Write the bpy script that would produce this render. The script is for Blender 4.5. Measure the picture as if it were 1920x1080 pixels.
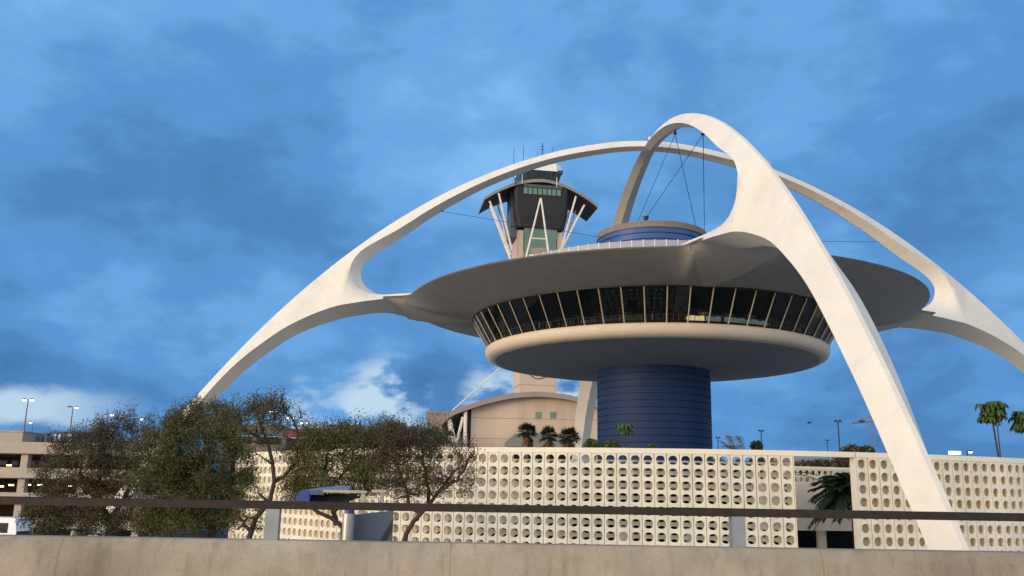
import bpy, math, random
from mathutils import Vector, Matrix
R_ = math.radians
pi = math.pi
random.seed(7)
scene = bpy.context.scene
for o in list(bpy.data.objects):
    bpy.data.objects.remove(o)
col = scene.collection

# ------------------------------------------------------------------ camera
H = 6.6                      # eye height over the lower ground
F_PX = 1680.0                # focal length in pixels of a 1920 wide frame
PITCH = math.atan(382 / F_PX)
ROLL = 0.02
cp, sp = math.cos(PITCH), math.sin(PITCH)
fw = Vector((0, cp, sp)); rt0 = Vector((1, 0, 0)); up0 = Vector((0, -sp, cp))
rt = rt0 * math.cos(ROLL) + up0 * math.sin(ROLL)
up = -rt0 * math.sin(ROLL) + up0 * math.cos(ROLL)
cd = bpy.data.cameras.new('camera'); cam = bpy.data.objects.new('camera', cd); col.objects.link(cam)
M = Matrix(((rt.x, up.x, -fw.x, 0), (rt.y, up.y, -fw.y, 0), (rt.z, up.z, -fw.z, H), (0, 0, 0, 1)))
cam.matrix_world = M
cd.sensor_width = 36.0; cd.lens = F_PX / 1920 * 36.0
cd.clip_start = 0.1; cd.clip_end = 6000
scene.camera = cam

def at(px, py, Y):
    """world point seen at that pixel of the photograph, at distance Y in front of the camera"""
    d = rt * ((px - 960) / F_PX) + up * (-(py - 540) / F_PX) + fw
    d = d * (Y / d.y)
    return Vector((d.x, d.y, d.z + H))

# ------------------------------------------------------------------ light
SUN_AZ, SUN_EL = R_(58), R_(4.0)       # to the left of straight behind the camera, very low
sun_dir = Vector((-math.sin(SUN_AZ) * math.cos(SUN_EL), -math.cos(SUN_AZ) * math.cos(SUN_EL), math.sin(SUN_EL)))
sd = bpy.data.lights.new('sun', 'SUN'); sun = bpy.data.objects.new('sun', sd); col.objects.link(sun)
sd.energy = 1.4; sd.angle = R_(15); sd.color = (1.0, 0.84, 0.62)
sun.rotation_euler = sun_dir.to_track_quat('Z', 'Y').to_euler()
sun.location = (-40, -30, 60)

scene.view_settings.view_transform = 'Standard'
scene.view_settings.look = 'None'
scene.view_settings.exposure = 0.0
scene.view_settings.gamma = 1.0

world = bpy.data.worlds.new("World"); scene.world = world; world.use_nodes = True
nt = world.node_tree; nt.nodes.clear()
N, L = nt.nodes, nt.links
def wmath(op, a, b=None, c=None, clamp=False):
    n = N.new('ShaderNodeMath'); n.operation = op; n.use_clamp = clamp
    for i, v in enumerate((a, b, c)):
        if v is None: continue
        if isinstance(v, (int, float)): n.inputs[i].default_value = v
        else: L.new(v, n.inputs[i])
    return n.outputs[0]
def wmix(f, a, b):
    n = N.new('ShaderNodeMix'); n.data_type = 'RGBA'
    for i, v in ((0, f), (6, a), (7, b)):
        if isinstance(v, (int, float)): n.inputs[i].default_value = v
        elif isinstance(v, tuple): n.inputs[i].default_value = v + (1,)
        else: L.new(v, n.inputs[i])
    return n.outputs[2]
def wrange(v, a, b, c=0.0, d=1.0, kind='SMOOTHSTEP'):
    n = N.new('ShaderNodeMapRange'); n.interpolation_type = kind; n.clamp = True
    L.new(v, n.inputs[0])
    for i, x in enumerate((a, b, c, d)): n.inputs[i + 1].default_value = x
    return n.outputs[0]
tc = N.new('ShaderNodeTexCoord')
nrm = N.new('ShaderNodeVectorMath'); nrm.operation = 'NORMALIZE'; L.new(tc.outputs['Generated'], nrm.inputs[0])
DIR = nrm.outputs[0]
sx = N.new('ShaderNodeSeparateXYZ'); L.new(DIR, sx.inputs[0])
dx, dy, dz = sx.outputs
hgt = wmath('ADD', wmath('MAXIMUM', dz, 0.0), 0.42)
cx_ = wmath('DIVIDE', dx, hgt); cy_ = wmath('DIVIDE', dy, hgt)
cmb = N.new('ShaderNodeCombineXYZ'); L.new(cx_, cmb.inputs[0]); L.new(cy_, cmb.inputs[1]); L.new(wmath('MULTIPLY', dz, 1.2), cmb.inputs[2])
def wnoise(scale, detail, rough, dist, off):
    a = N.new('ShaderNodeVectorMath'); a.operation = 'ADD'; L.new(cmb.outputs[0], a.inputs[0]); a.inputs[1].default_value = off
    n = N.new('ShaderNodeTexNoise'); L.new(a.outputs[0], n.inputs['Vector'])
    n.inputs['Scale'].default_value = scale; n.inputs['Detail'].default_value = detail
    n.inputs['Roughness'].default_value = rough; n.inputs['Distortion'].default_value = dist
    return n.outputs[0]
def blob(px, py, rad):
    """soft disc of sky round a direction, 1 in its middle"""
    v = (at(px, py, 10.0) - Vector((0, 0, H))).normalized()
    d = N.new('ShaderNodeVectorMath'); d.operation = 'DOT_PRODUCT'; L.new(DIR, d.inputs[0]); d.inputs[1].default_value = v
    return wrange(d.outputs['Value'], math.cos(R_(rad)), 1.0)
n1 = wnoise(1.5, 6, 0.52, 0.25, (3.1, 1.7, 0.4))
n2 = wnoise(4.2, 7, 0.60, 0.25, (9.3, 4.2, 2.0))
n3 = wnoise(7.0, 5, 0.6, 0.2, (1.3, 8.2, 5.0))
na_ = N.new('ShaderNodeTexNoise'); sc_ = N.new('ShaderNodeVectorMath'); sc_.operation = 'MULTIPLY'; L.new(DIR, sc_.inputs[0]); sc_.inputs[1].default_value = (16, 16, 30); L.new(sc_.outputs[0], na_.inputs['Vector']); na_.inputs['Scale'].default_value = 1.0; na_.inputs['Detail'].default_value = 6; na_.inputs['Roughness'].default_value = .55
n4 = na_.outputs[0]
cl = wmath('ADD', wmath('MULTIPLY', n1, 0.54), wmath('ADD', wmath('MULTIPLY', n2, 0.31), wmath('MULTIPLY', n4, 0.15)))
for px, py, rad, s in ((330, 230, 11, -.06), (860, 230, 8, .10), (1040, 330, 9, .05), (60, 30, 9, .06), (1770, 260, 8, -.06), (1250, 150, 8, -.02),
                       (1560, 120, 9, .05), (150, 660, 10, -.02), (600, 300, 8, .0), (500, 690, 7, .05), (1400, 620, 8, .09), (1640, 800, 9, -.02), (820, 720, 3, -.09), (1150, 30, 7, .03), (1750, 480, 8, -.02)):
    if s: cl = wmath('ADD', cl, wmath('MULTIPLY', blob(px, py, rad), s))
rp = N.new('ShaderNodeValToRGB'); L.new(cl, rp.inputs[0])
cr = rp.color_ramp; cr.interpolation = 'EASE'
SKY = [(0.32, (.058, .178, .41)), (0.42, (.080, .236, .52)), (0.50, (.106, .30, .635)), (0.58, (.148, .385, .76)), (0.70, (.235, .51, .90))]
cr.elements[0].position, cr.elements[0].color = SKY[0][0], SKY[0][1] + (1,)
cr.elements[1].position, cr.elements[1].color = SKY[-1][0], SKY[-1][1] + (1,)
for p_, c_ in SKY[1:-1]:
    e = cr.elements.new(p_); e.color = c_ + (1,)
clouds = rp.outputs[0]
# pale breaks low over the horizon
w = wmath('ADD', wmath('MULTIPLY', blob(722, 752, 3.4), 1.05), wmath('ADD', wmath('MULTIPLY', blob(930, 748, 2.8), .9), wmath('MULTIPLY', blob(1084, 716, 2.4), 1.5)))
w = wmath('ADD', w, wmath('MULTIPLY', blob(590, 770, 3.0), .45))
w = wmath('MULTIPLY', w, wrange(wmath('ADD', wmath('MULTIPLY', n4, .7), wmath('MULTIPLY', n2, .3)), 0.43, 0.55))
lowband = wmath('MULTIPLY', wrange(dz, 0.115, 0.085), wrange(dz, 0.052, 0.068))
leftside = wrange(dx, -0.36, -0.47)
wav = wmath('ADD', dz, wmath('MULTIPLY', wmath('SUBTRACT', n2, 0.5), 0.05))
lowband = wmath('MULTIPLY', wrange(wav, 0.094, 0.080), wrange(wav, 0.052, 0.066))
w = wmath('ADD', w, wmath('MULTIPLY', wmath('MULTIPLY', lowband, leftside), .85))
w = wmath('MINIMUM', w, 0.9)
clouds = wmix(w, clouds, (.56, .73, .86))
# the half of the sky behind the camera is open and paler, warm toward the low sun
back = wrange(dy, 0.10, -0.75)
clouds = wmix(back, clouds, (1.22, 1.20, 1.17))
hd = N.new('ShaderNodeVectorMath'); hd.operation = 'DOT_PRODUCT'; L.new(DIR, hd.inputs[0]); hd.inputs[1].default_value = (-math.sin(SUN_AZ), -math.cos(SUN_AZ), 0)
lowglow = wmath('MULTIPLY', wrange(hd.outputs['Value'], 0.15, 0.95), wrange(dz, 0.45, 0.0))
clouds = wmix(lowglow, clouds, (2.5, 2.0, 1.45))
sky = N.new('ShaderNodeTexSky'); sky.sky_type = 'NISHITA'; sky.sun_disc = False
sky.sun_elevation = SUN_EL; sky.sun_rotation = pi + SUN_AZ
glow = N.new('ShaderNodeVectorMath'); glow.operation = 'DOT_PRODUCT'; L.new(DIR, glow.inputs[0]); glow.inputs[1].default_value = sun_dir
gl = wrange(glow.outputs['Value'], 0.2, 1.0)
nsc = N.new('ShaderNodeVectorMath'); nsc.operation = 'SCALE'; L.new(sky.outputs[0], nsc.inputs[0]); L.new(wmath('MULTIPLY', gl, 0.12), nsc.inputs['Scale'])
addc = N.new('ShaderNodeVectorMath'); addc.operation = 'ADD'; L.new(clouds, addc.inputs[0]); L.new(nsc.outputs[0], addc.inputs[1])
bg = N.new('ShaderNodeBackground'); L.new(addc.outputs[0], bg.inputs[0]); bg.inputs[1].default_value = 1.0
wo = N.new('ShaderNodeOutputWorld'); L.new(bg.outputs[0], wo.inputs[0])

# ------------------------------------------------------------------ materials
def mat(name, base, rough=0.7, var=0.12, scale=3.0, var2=None, metal=0.0, bump=0.0, bscale=40.0, spec=0.3, emit=None, estr=0.0, streak=0.0, alpha=None, detail=5):
    m = bpy.data.materials.new(name); m.use_nodes = True
    t = m.node_tree; b = t.nodes['Principled BSDF']
    b.inputs['Roughness'].default_value = rough; b.inputs['Metallic'].default_value = metal
    b.inputs['Specular IOR Level'].default_value = spec
    tcn = t.nodes.new('ShaderNodeTexCoord')
    nz = t.nodes.new('ShaderNodeTexNoise'); t.links.new(tcn.outputs['Object'], nz.inputs['Vector'])
    nz.inputs['Scale'].default_value = scale; nz.inputs['Detail'].default_value = detail; nz.inputs['Roughness'].default_value = 0.6
    mr = t.nodes.new('ShaderNodeMapRange'); t.links.new(nz.outputs[0], mr.inputs[0])
    mr.inputs[1].default_value = 0.3; mr.inputs[2].default_value = 0.7
    mx = t.nodes.new('ShaderNodeMix'); mx.data_type = 'RGBA'
    lo = var2 if var2 else tuple(c * (1 - var) for c in base)
    hi = base if var2 else tuple(min(1, c * (1 + var)) for c in base)
    mx.inputs[6].default_value = lo + (1,); mx.inputs[7].default_value = hi + (1,)
    t.links.new(mr.outputs[0], mx.inputs[0])
    out = mx.outputs[2]
    if streak:
        mp = t.nodes.new('ShaderNodeMapping'); t.links.new(tcn.outputs['Object'], mp.inputs[0]); mp.inputs['Scale'].default_value = (1.6, 1.6, 0.10)
        n2_ = t.nodes.new('ShaderNodeTexNoise'); t.links.new(mp.outputs[0], n2_.inputs['Vector']); n2_.inputs['Scale'].default_value = scale * .6; n2_.inputs['Detail'].default_value = 6
        r2 = t.nodes.new('ShaderNodeMapRange'); t.links.new(n2_.outputs[0], r2.inputs[0]); r2.inputs[1].default_value = .45; r2.inputs[2].default_value = .75; r2.inputs[3].default_value = 1; r2.inputs[4].default_value = 1 - streak
        ml = t.nodes.new('ShaderNodeMix'); ml.data_type = 'RGBA'; ml.blend_type = 'MULTIPLY'; ml.inputs[0].default_value = 1
        t.links.new(out, ml.inputs[6]); t.links.new(r2.outputs[0], ml.inputs[7]); out = ml.outputs[2]
    t.links.new(out, b.inputs['Base Color'])
    if bump:
        nb = t.nodes.new('ShaderNodeTexNoise'); t.links.new(tcn.outputs['Object'], nb.inputs['Vector']); nb.inputs['Scale'].default_value = bscale; nb.inputs['Detail'].default_value = 4
        bp = t.nodes.new('ShaderNodeBump'); t.links.new(nb.outputs[0], bp.inputs['Height']); bp.inputs['Strength'].default_value = bump; bp.inputs['Distance'].default_value = 0.02
        t.links.new(bp.outputs[0], b.inputs['Normal'])
    if emit:
        b.inputs['Emission Color'].default_value = emit + (1,); b.inputs['Emission Strength'].default_value = estr
    if alpha is not None: b.inputs['Alpha'].default_value = alpha
    return m
MT = {}
MT['arch'] = mat('white_stucco', (.75, .71, .645), .75, .05, .35, bump=.10, bscale=8, streak=.07)
def seams(m, cx0, cy0, step, wid, dark):
    t = m.node_tree; b = t.nodes['Principled BSDF']; src = b.inputs['Base Color'].links[0].from_socket
    tcn = t.nodes.new('ShaderNodeTexCoord'); sb = t.nodes.new('ShaderNodeVectorMath'); sb.operation = 'SUBTRACT'; t.links.new(tcn.outputs['Object'], sb.inputs[0]); sb.inputs[1].default_value = (cx0, cy0, 0)
    ml = t.nodes.new('ShaderNodeVectorMath'); ml.operation = 'MULTIPLY'; t.links.new(sb.outputs[0], ml.inputs[0]); ml.inputs[1].default_value = (1, 1, 0)
    ln = t.nodes.new('ShaderNodeVectorMath'); ln.operation = 'LENGTH'; t.links.new(ml.outputs[0], ln.inputs[0])
    sz = t.nodes.new('ShaderNodeSeparateXYZ'); t.links.new(sb.outputs[0], sz.inputs[0])
    a = t.nodes.new('ShaderNodeMath'); a.operation = 'MULTIPLY_ADD'; t.links.new(sz.outputs[2], a.inputs[0]); a.inputs[1].default_value = -.55; t.links.new(ln.outputs['Value'], a.inputs[2])
    f = t.nodes.new('ShaderNodeMath'); f.operation = 'MODULO'; t.links.new(a.outputs[0], f.inputs[0]); f.inputs[1].default_value = step
    f2 = t.nodes.new('ShaderNodeMath'); f2.operation = 'ABSOLUTE'; t.links.new(f.outputs[0], f2.inputs[0])
    c = t.nodes.new('ShaderNodeMapRange'); t.links.new(f2.outputs[0], c.inputs[0]); c.inputs[1].default_value = 0; c.inputs[2].default_value = wid; c.inputs[3].default_value = dark; c.inputs[4].default_value = 1
    nz = t.nodes.new('ShaderNodeTexNoise'); t.links.new(tcn.outputs['Object'], nz.inputs['Vector']); nz.inputs['Scale'].default_value = .9; nz.inputs['Detail'].default_value = 9; nz.inputs['Roughness'].default_value = .72
    r = t.nodes.new('ShaderNodeMapRange'); t.links.new(nz.outputs[0], r.inputs[0]); r.inputs[1].default_value = .34; r.inputs[2].default_value = .5; r.inputs[3].default_value = .945; r.inputs[4].default_value = 1
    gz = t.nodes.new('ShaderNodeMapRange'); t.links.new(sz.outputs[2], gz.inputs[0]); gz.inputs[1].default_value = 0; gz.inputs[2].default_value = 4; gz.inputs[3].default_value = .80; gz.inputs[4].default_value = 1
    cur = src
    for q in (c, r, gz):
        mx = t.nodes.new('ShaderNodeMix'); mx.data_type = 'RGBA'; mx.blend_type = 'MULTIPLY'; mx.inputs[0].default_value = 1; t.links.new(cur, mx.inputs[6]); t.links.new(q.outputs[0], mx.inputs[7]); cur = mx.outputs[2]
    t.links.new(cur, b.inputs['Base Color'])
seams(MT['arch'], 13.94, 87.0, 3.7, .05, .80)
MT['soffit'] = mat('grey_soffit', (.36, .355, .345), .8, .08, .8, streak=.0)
MT['armunder'] = mat('soffit_lit_band', (.52, .485, .43), .8, .06, .6)  # soffit paint in a paler tone, standing in for stronger light along the arms
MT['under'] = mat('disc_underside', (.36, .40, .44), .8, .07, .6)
MT['band'] = mat('cream_band', (.74, .655, .545), .6, .05, .8)
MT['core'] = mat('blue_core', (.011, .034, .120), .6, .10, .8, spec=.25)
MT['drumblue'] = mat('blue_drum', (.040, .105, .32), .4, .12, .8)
MT['capgrey'] = mat('grey_cap', (.22, .195, .175), .7, .1, 1.0)
MT['mullion'] = mat('tan_mullion', (.52, .44, .34), .45, .05, 2)
MT['frame'] = mat('dark_frame', (.03, .03, .03), .5, .1, 2)
MT['cable'] = mat('steel_cable', (.05, .05, .06), .5, .1, 5)
MT['screen'] = mat('cream_block', (.83, .77, .64), .75, .05, .7, streak=.08)
def wallwear(m):
    t = m.node_tree; b = t.nodes['Principled BSDF']; src = b.inputs['Base Color'].links[0].from_socket; tcn = t.nodes.new('ShaderNodeTexCoord'); cur = src
    for sc, dt, a0, a1, lo, hi, out in (((1.4, 1.4, .02), 0, .35, .65, .93, 1.02, 0), ((3.0, 3.0, .22), 7, .52, .74, 1.0, .80, 0), ((.5, .5, .5), 8, .36, .6, .93, 1.0, 0)):
        mp = t.nodes.new('ShaderNodeMapping'); t.links.new(tcn.outputs['Object'], mp.inputs[0]); mp.inputs['Scale'].default_value = sc
        n = t.nodes.new('ShaderNodeTexNoise'); t.links.new(mp.outputs[0], n.inputs['Vector']); n.inputs['Scale'].default_value = 1.0; n.inputs['Detail'].default_value = dt
        r = t.nodes.new('ShaderNodeMapRange'); t.links.new(n.outputs[0], r.inputs[0])
        for i, v in enumerate((a0, a1, lo, hi)): r.inputs[i + 1].default_value = v
        mx = t.nodes.new('ShaderNodeMix'); mx.data_type = 'RGBA'; mx.blend_type = 'MULTIPLY'; mx.inputs[0].default_value = 1; t.links.new(cur, mx.inputs[6]); t.links.new(r.outputs[0], mx.inputs[7]); cur = mx.outputs[2]
    t.links.new(cur, b.inputs['Base Color'])
wallwear(MT['screen'])
MT['backing'] = mat('tan_backing', (.66, .54, .38), .8, .06, .8)
MT['coping'] = mat('cream_coping', (.82, .75, .64), .7, .05, .7, streak=.06)
MT['cream'] = mat('cream_wall', (.82, .72, .58), .8, .06, .6, streak=.08)
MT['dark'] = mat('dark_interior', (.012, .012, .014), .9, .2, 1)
MT['roofgrey'] = mat('roof_gravel', (.13, .125, .12), .9, .2, 3)
MT['concrete'] = mat('parapet_concrete', (.38, .325, .25), .9, .12, 1.6, bump=.12, bscale=60, streak=.22)
MT['asphalt'] = mat('asphalt', (.38, .345, .295), .9, .15, 1.2, bump=.2)
MT['paving'] = mat('paving', (.74, .66, .54), .9, .10, 1.2)
MT['rail'] = mat('rusty_rail', (.045, .029, .021), .6, .3, 14, var2=(.020, .016, .014), metal=.1, detail=8)
MT['post'] = mat('galvanised_post', (.30, .32, .34), .5, .15, 5, metal=.6)
MT['towerwall'] = mat('tower_concrete', (.56, .45, .36), .85, .06, .25, streak=.22)
MT['towerroof'] = mat('tower_roof', (.28, .235, .21), .6, .08, .5)
MT['towerdark'] = mat('tower_dark', (.023, .023, .026), .6, .15, .4)
MT['towerblue'] = mat('tower_bluegrey', (.10, .12, .16), .5, .1, .4)
MT['tube'] = mat('white_tube', (.74, .68, .62), .5, .06, 1)
MT['greenglass'] = mat('green_glass', (.10, .20, .17), .25, .12, .5, spec=.6)
MT['cabglass'] = mat('cab_glass', (.018, .04, .05), .12, .3, .6, spec=.7)
MT['whitepaint'] = mat('white_paint', (.80, .80, .80), .5, .04, 1)
MT['garage'] = mat('garage_concrete', (.43, .37, .305), .85, .07, .4, streak=.10)
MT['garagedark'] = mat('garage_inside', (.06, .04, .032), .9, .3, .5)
MT['brownwall'] = mat('brown_wall', (.19, .155, .15), .85, .08, .3, streak=.1)
MT['redwall'] = mat('red_wall', (.22, .07, .05), .85, .1, .5)
MT['greybox'] = mat('grey_box', (.27, .235, .21), .85, .06, .3)
MT['pole'] = mat('lamp_pole', (.14, .13, .13), .5, .1, 2)
MT['poledark'] = mat('dark_pole', (.035, .045, .06), .5, .1, 2)
MT['lampon'] = mat('lamp_lit', (1, .95, .85), .4, .02, 1, emit=(1, .93, .78), estr=6)
MT['lampwarm'] = mat('lamp_warm', (1, .8, .5), .4, .02, 1, emit=(1, .66, .25), estr=5)
MT['bark'] = mat('bark', (.065, .045, .036), .9, .3, 4, bump=.6, bscale=20)
MT['leaf'] = mat('olive_leaf', (.112, .120, .034), .65, .0, .9, var2=(.060, .056, .022), detail=3)
MT['leafdark'] = mat('dark_leaf', (.088, .084, .033), .65, .0, .9, var2=(.062, .046, .029), detail=3)
MT['leafgreen'] = mat('green_leaf', (.075, .13, .03), .55, .0, 2, var2=(.035, .07, .02))
MT['palmgreen'] = mat('palm_leaf', (.045, .07, .03), .55, .0, 2, var2=(.022, .038, .02))
MT['palmgrey'] = mat('grey_palm_leaf', (.17, .20, .19), .6, .0, 2, var2=(.10, .13, .12))
MT['skirt'] = mat('dry_palm_skirt', (.20, .10, .06), .9, .25, 5)
MT['shelterblue'] = mat('shelter_blue', (.022, .055, .24), .4, .12, 2, spec=.5)
MT['shelterlight'] = mat('shelter_blue_glass', (.085, .15, .31), .3, .1, 2, spec=.6)
MT['sheltergrey'] = mat('shelter_panel', (.075, .105, .16), .5, .08, 3)
MT['steel'] = mat('brushed_steel', (.42, .41, .40), .42, .05, 6, metal=.9)
MT['beam'] = mat('shelter_beam', (.42, .365, .32), .5, .1, 4)
MT['buswhite'] = mat('bus_white', (.75, .78, .82), .35, .03, 1)
MT['busblue'] = mat('bus_blue', (.010, .018, .065), .35, .05, 1)
MT['busglass'] = mat('bus_glass', (.012, .015, .02), .08, .1, 1, spec=.7)
MT['tyre'] = mat('tyre', (.012, .012, .012), .9, .1, 5)
MT['red'] = mat('red_fabric', (.33, .02, .025), .7, .1, 5)
MT['navy'] = mat('navy_fabric', (.03, .035, .06), .7, .1, 5)
MT['chrome'] = mat('chair_metal', (.7, .7, .7), .3, .03, 5, metal=.8)
MT['clockface'] = mat('pale_disc', (.72, .70, .66), .5, .05, 2)
# restaurant glass: dark tint that mirrors and still lets a little of the room through
g = mat('tinted_glass', (.006, .009, .014), .03, .1, 1, spec=.55)
t = g.node_tree; pr = t.nodes['Principled BSDF']; tr = t.nodes.new('ShaderNodeBsdfTransparent'); tr.inputs[0].default_value = (.62, .66, .64, 1)
mxs = t.nodes.new('ShaderNodeMixShader'); mxs.inputs[0].default_value = .42
t.links.new(pr.outputs[0], mxs.inputs[1]); t.links.new(tr.outputs[0], mxs.inputs[2]); t.links.new(mxs.outputs[0], t.nodes['Material Output'].inputs[0])
MT['glass'] = g
MT['ceiling'] = mat('restaurant_ceiling', (.05, .05, .06), .8, .2, .8)
MT['counter'] = mat('cream_counter', (.55, .50, .40), .6, .1, 2)
MT['floor'] = mat('restaurant_floor', (.08, .07, .06), .7, .2, 2)

# ------------------------------------------------------------------ mesh helpers
class MB:
    def __init__(s): s.v = []; s.f = []
    def add(s, vs, fs):
        b = len(s.v); s.v.extend(tuple(x) for x in vs); s.f.extend(tuple(b + i for i in f) for f in fs)
    def box(s, x0, x1, y0, y1, z0, z1, rot=0.0, piv=None):
        vs = [(x, y, z) for z in (z0, z1) for (x, y) in ((x0, y0), (x1, y0), (x1, y1), (x0, y1))]
        if rot:
            c, q = math.cos(rot), math.sin(rot); px, py = piv if piv else ((x0 + x1) / 2, (y0 + y1) / 2)
            vs = [(px + (x - px) * c - (y - py) * q, py + (x - px) * q + (y - py) * c, z) for x, y, z in vs]
        s.add(vs, [(3, 2, 1, 0), (4, 5, 6, 7), (0, 1, 5, 4), (1, 2, 6, 5), (2, 3, 7, 6), (3, 0, 4, 7)])
        return s
    def tube(s, pts, rad, n=8, cap=True):
        pts = [Vector(p) for p in pts]; k = len(pts)
        if not isinstance(rad, (list, tuple)): rad = [rad] * k
        prev = None; vs = []
        for i, p in enumerate(pts):
            t_ = (pts[min(i + 1, k - 1)] - pts[max(i - 1, 0)]).normalized()
            if prev is None:
                a = Vector((0, 0, 1)) if abs(t_.z) < .9 else Vector((1, 0, 0)); u_ = t_.cross(a).normalized()
            else:
                u_ = (prev - t_ * prev.dot(t_)); u_ = u_.normalized() if u_.length > 1e-6 else t_.orthogonal().normalized()
            prev = u_; w_ = t_.cross(u_)
            for j in range(n):
                an = 2 * pi * j / n; vs.append(p + (u_ * math.cos(an) + w_ * math.sin(an)) * rad[i])
        fs = [(i * n + j, i * n + (j + 1) % n, (i + 1) * n + (j + 1) % n, (i + 1) * n + j) for i in range(k - 1) for j in range(n)]
        if cap: fs += [tuple(range(n))[::-1], tuple((k - 1) * n + j for j in range(n))]
        s.add(vs, fs); return s
    def rev(s, prof, n=96, c=(0, 0), a0=0.0, a1=2 * pi):
        full = abs(a1 - a0 - 2 * pi) < 1e-6; m = n if full else n + 1; vs = []
        for i in range(m):
            a = a0 + (a1 - a0) * i / n
            for r, z in prof: vs.append((c[0] + r * math.cos(a), c[1] + r * math.sin(a), z))
        k = len(prof); fs = []
        for i in range(n):
            i2 = (i + 1) % m
            for j in range(k - 1):
                if prof[j][0] < 1e-6: fs.append((i * k + j, i2 * k + j + 1, i * k + j + 1))
                elif prof[j + 1][0] < 1e-6: fs.append((i * k + j, i2 * k + j, i * k + j + 1))
                else: fs.append((i * k + j, i2 * k + j, i2 * k + j + 1, i * k + j + 1))
        s.add(vs, fs); return s
    def prism(s, poly, y0, y1):
        """polygon in (x, z) pulled from y0 to y1"""
        n = len(poly); vs = [(x, y0, z) for x, z in poly] + [(x, y1, z) for x, z in poly]
        s.add(vs, [tuple(range(n))[::-1], tuple(range(n, 2 * n))] + [(i, (i + 1) % n, n + (i + 1) % n, n + i) for i in range(n)])
        return s
    def xform(s, mtx, i0=0):
        for i in range(i0, len(s.v)): s.v[i] = tuple(mtx @ Vector(s.v[i]))
        return s
    def build(s, name, m, parent=None, smooth=True, angle=32, fix=False):
        me = bpy.data.meshes.new(name); me.from_pydata(s.v, [], s.f)
        if fix:
            import bmesh
            b = bmesh.new(); b.from_mesh(me); bmesh.ops.remove_doubles(b, verts=b.verts, dist=1e-4); bmesh.ops.recalc_face_normals(b, faces=b.faces); b.to_mesh(me); b.free()
        me.materials.append(m)
        if smooth and len(me.polygons):
            me.polygons.foreach_set('use_smooth', [True] * len(me.polygons)); me.set_sharp_from_angle(angle=R_(angle))
        me.update()
        o = bpy.data.objects.new(name, me); col.objects.link(o)
        if parent is not None: adopt(o, parent)
        return o
def adopt(o, parent):
    o.parent = parent
    r = parent; T = Matrix.Identity(4)
    while r is not None: T = Matrix.Translation(r.location) @ T; r = r.parent
    o.matrix_parent_inverse = T.inverted() if parent.type == 'EMPTY' else Matrix.Identity(4)
    return o
def tag(o, label=None, cat=None, group=None, kind=None):
    if label: o['label'] = label
    if cat: o['category'] = cat
    if group: o['group'] = group
    if kind: o['kind'] = kind
    return o
def empty(name, loc, label, cat, group=None):
    o = bpy.data.objects.new(name, None); o.location = loc; o.empty_display_size = .3; col.objects.link(o)
    return tag(o, label, cat, group)
def copy_tree(o, parent=None):
    c = o.copy(); col.objects.link(c)
    if parent is not None: c.parent = parent
    for ch in list(o.children): copy_tree(ch, c)
    return c

# ------------------------------------------------------------------ ground
tag(MB().box(-3000, 3000, -3000, 3000, -.5, 0).build('ground', MT['asphalt'], smooth=False), kind='structure')
mb = MB(); mb.rev([(0, .004), (44, .004)], 96, (13.94, 87)); tag(mb.build('plaza_paving', MT['paving'], smooth=False), kind='structure')

# ------------------------------------------------------------------ the landmark: disc on a blue core under crossing arches
S = .87
C = Vector((13.94, 87.0))
TH, DTH = .0826, -.0375
ARM = [TH, TH + pi / 2 + DTH, TH + pi, TH + 1.5 * pi + DTH]      # toward camera, right, away, left
def U(a): return Vector((math.sin(a), -math.cos(a), 0))
def interp(tab, x):
    if x <= tab[0][0]: return tab[0][1]
    for (a, b), (c, d) in zip(tab, tab[1:]):
        if x <= c: return b + (d - b) * (x - a) / (c - a)
    (a, b), (c, d) = tab[-2:]; return d + (d - b) * (x - c) / (c - a)
def smoothtab(tab, n=8):
    """Catmull-Rom through 2D points"""
    P = [Vector(p) for p in tab]; out = []
    for i in range(len(P) - 1):
        p0 = P[max(i - 1, 0)]; p1 = P[i]; p2 = P[i + 1]; p3 = P[min(i + 2, len(P) - 1)]
        for k in range(n):
            u_ = k / n; out.append(.5 * ((2 * p1) + (p2 - p0) * u_ + (2 * p0 - 5 * p1 + 4 * p2 - p3) * u_ ** 2 + (3 * p1 - p0 - 3 * p2 + p3) * u_ ** 3))
    out.append(P[-1]); return out
def resample(P, n):
    P = [Vector(p) for p in P]; d = [0]
    for a, b in zip(P, P[1:]): d.append(d[-1] + (b - a).length)
    out = []
    for i in range(n):
        s_ = d[-1] * i / (n - 1); j = 0
        while j < len(d) - 2 and d[j + 1] < s_: j += 1
        k = (s_ - d[j]) / max(1e-9, d[j + 1] - d[j]); out.append(P[j].lerp(P[j + 1], k))
    return out
OUT = [(0, 40.94), (2, 40.88), (5, 40.55), (10, 39.5), (15, 37.88), (20, 35.72), (25, 33.01), (30, 29.69), (35, 25.73), (40, 21.09), (45, 15.72), (50, 9.58), (55, 2.6), (58, -2.03), (60, -5.31), (61.3, -7.8)]
INN = [(0, 40.01), (2, 39.94), (5, 39.58), (10, 38.5), (15, 36.85), (20, 34.57), (25, 31.61), (29.0, 28.75), (32.2, 26.7), (33.5, 25.6), (34.15, 24.4)]
HOL = [(34.15, 24.4), (34.15, 23.3), (33.6, 22.1), (32.7, 21.4), (31.6, 20.95), (30.0, 20.75), (28.5, 20.68), (26.5, 20.62)]
LOW = [(26.5, 20.08), (28.5, 20.09), (30, 20.06), (33, 19.75), (36, 19.2), (40, 17.5), (43, 15.4), (46, 12.75), (49, 9.15), (52, 4.9), (55, .0), (58, -5.0), (59.6, -7.8)]
sO, sI, sH, sL = (smoothtab(x) for x in (OUT, INN, HOL, LOW))
TIP = Vector((34.15, 24.4)); 
def hw_o(r): return .15
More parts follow.
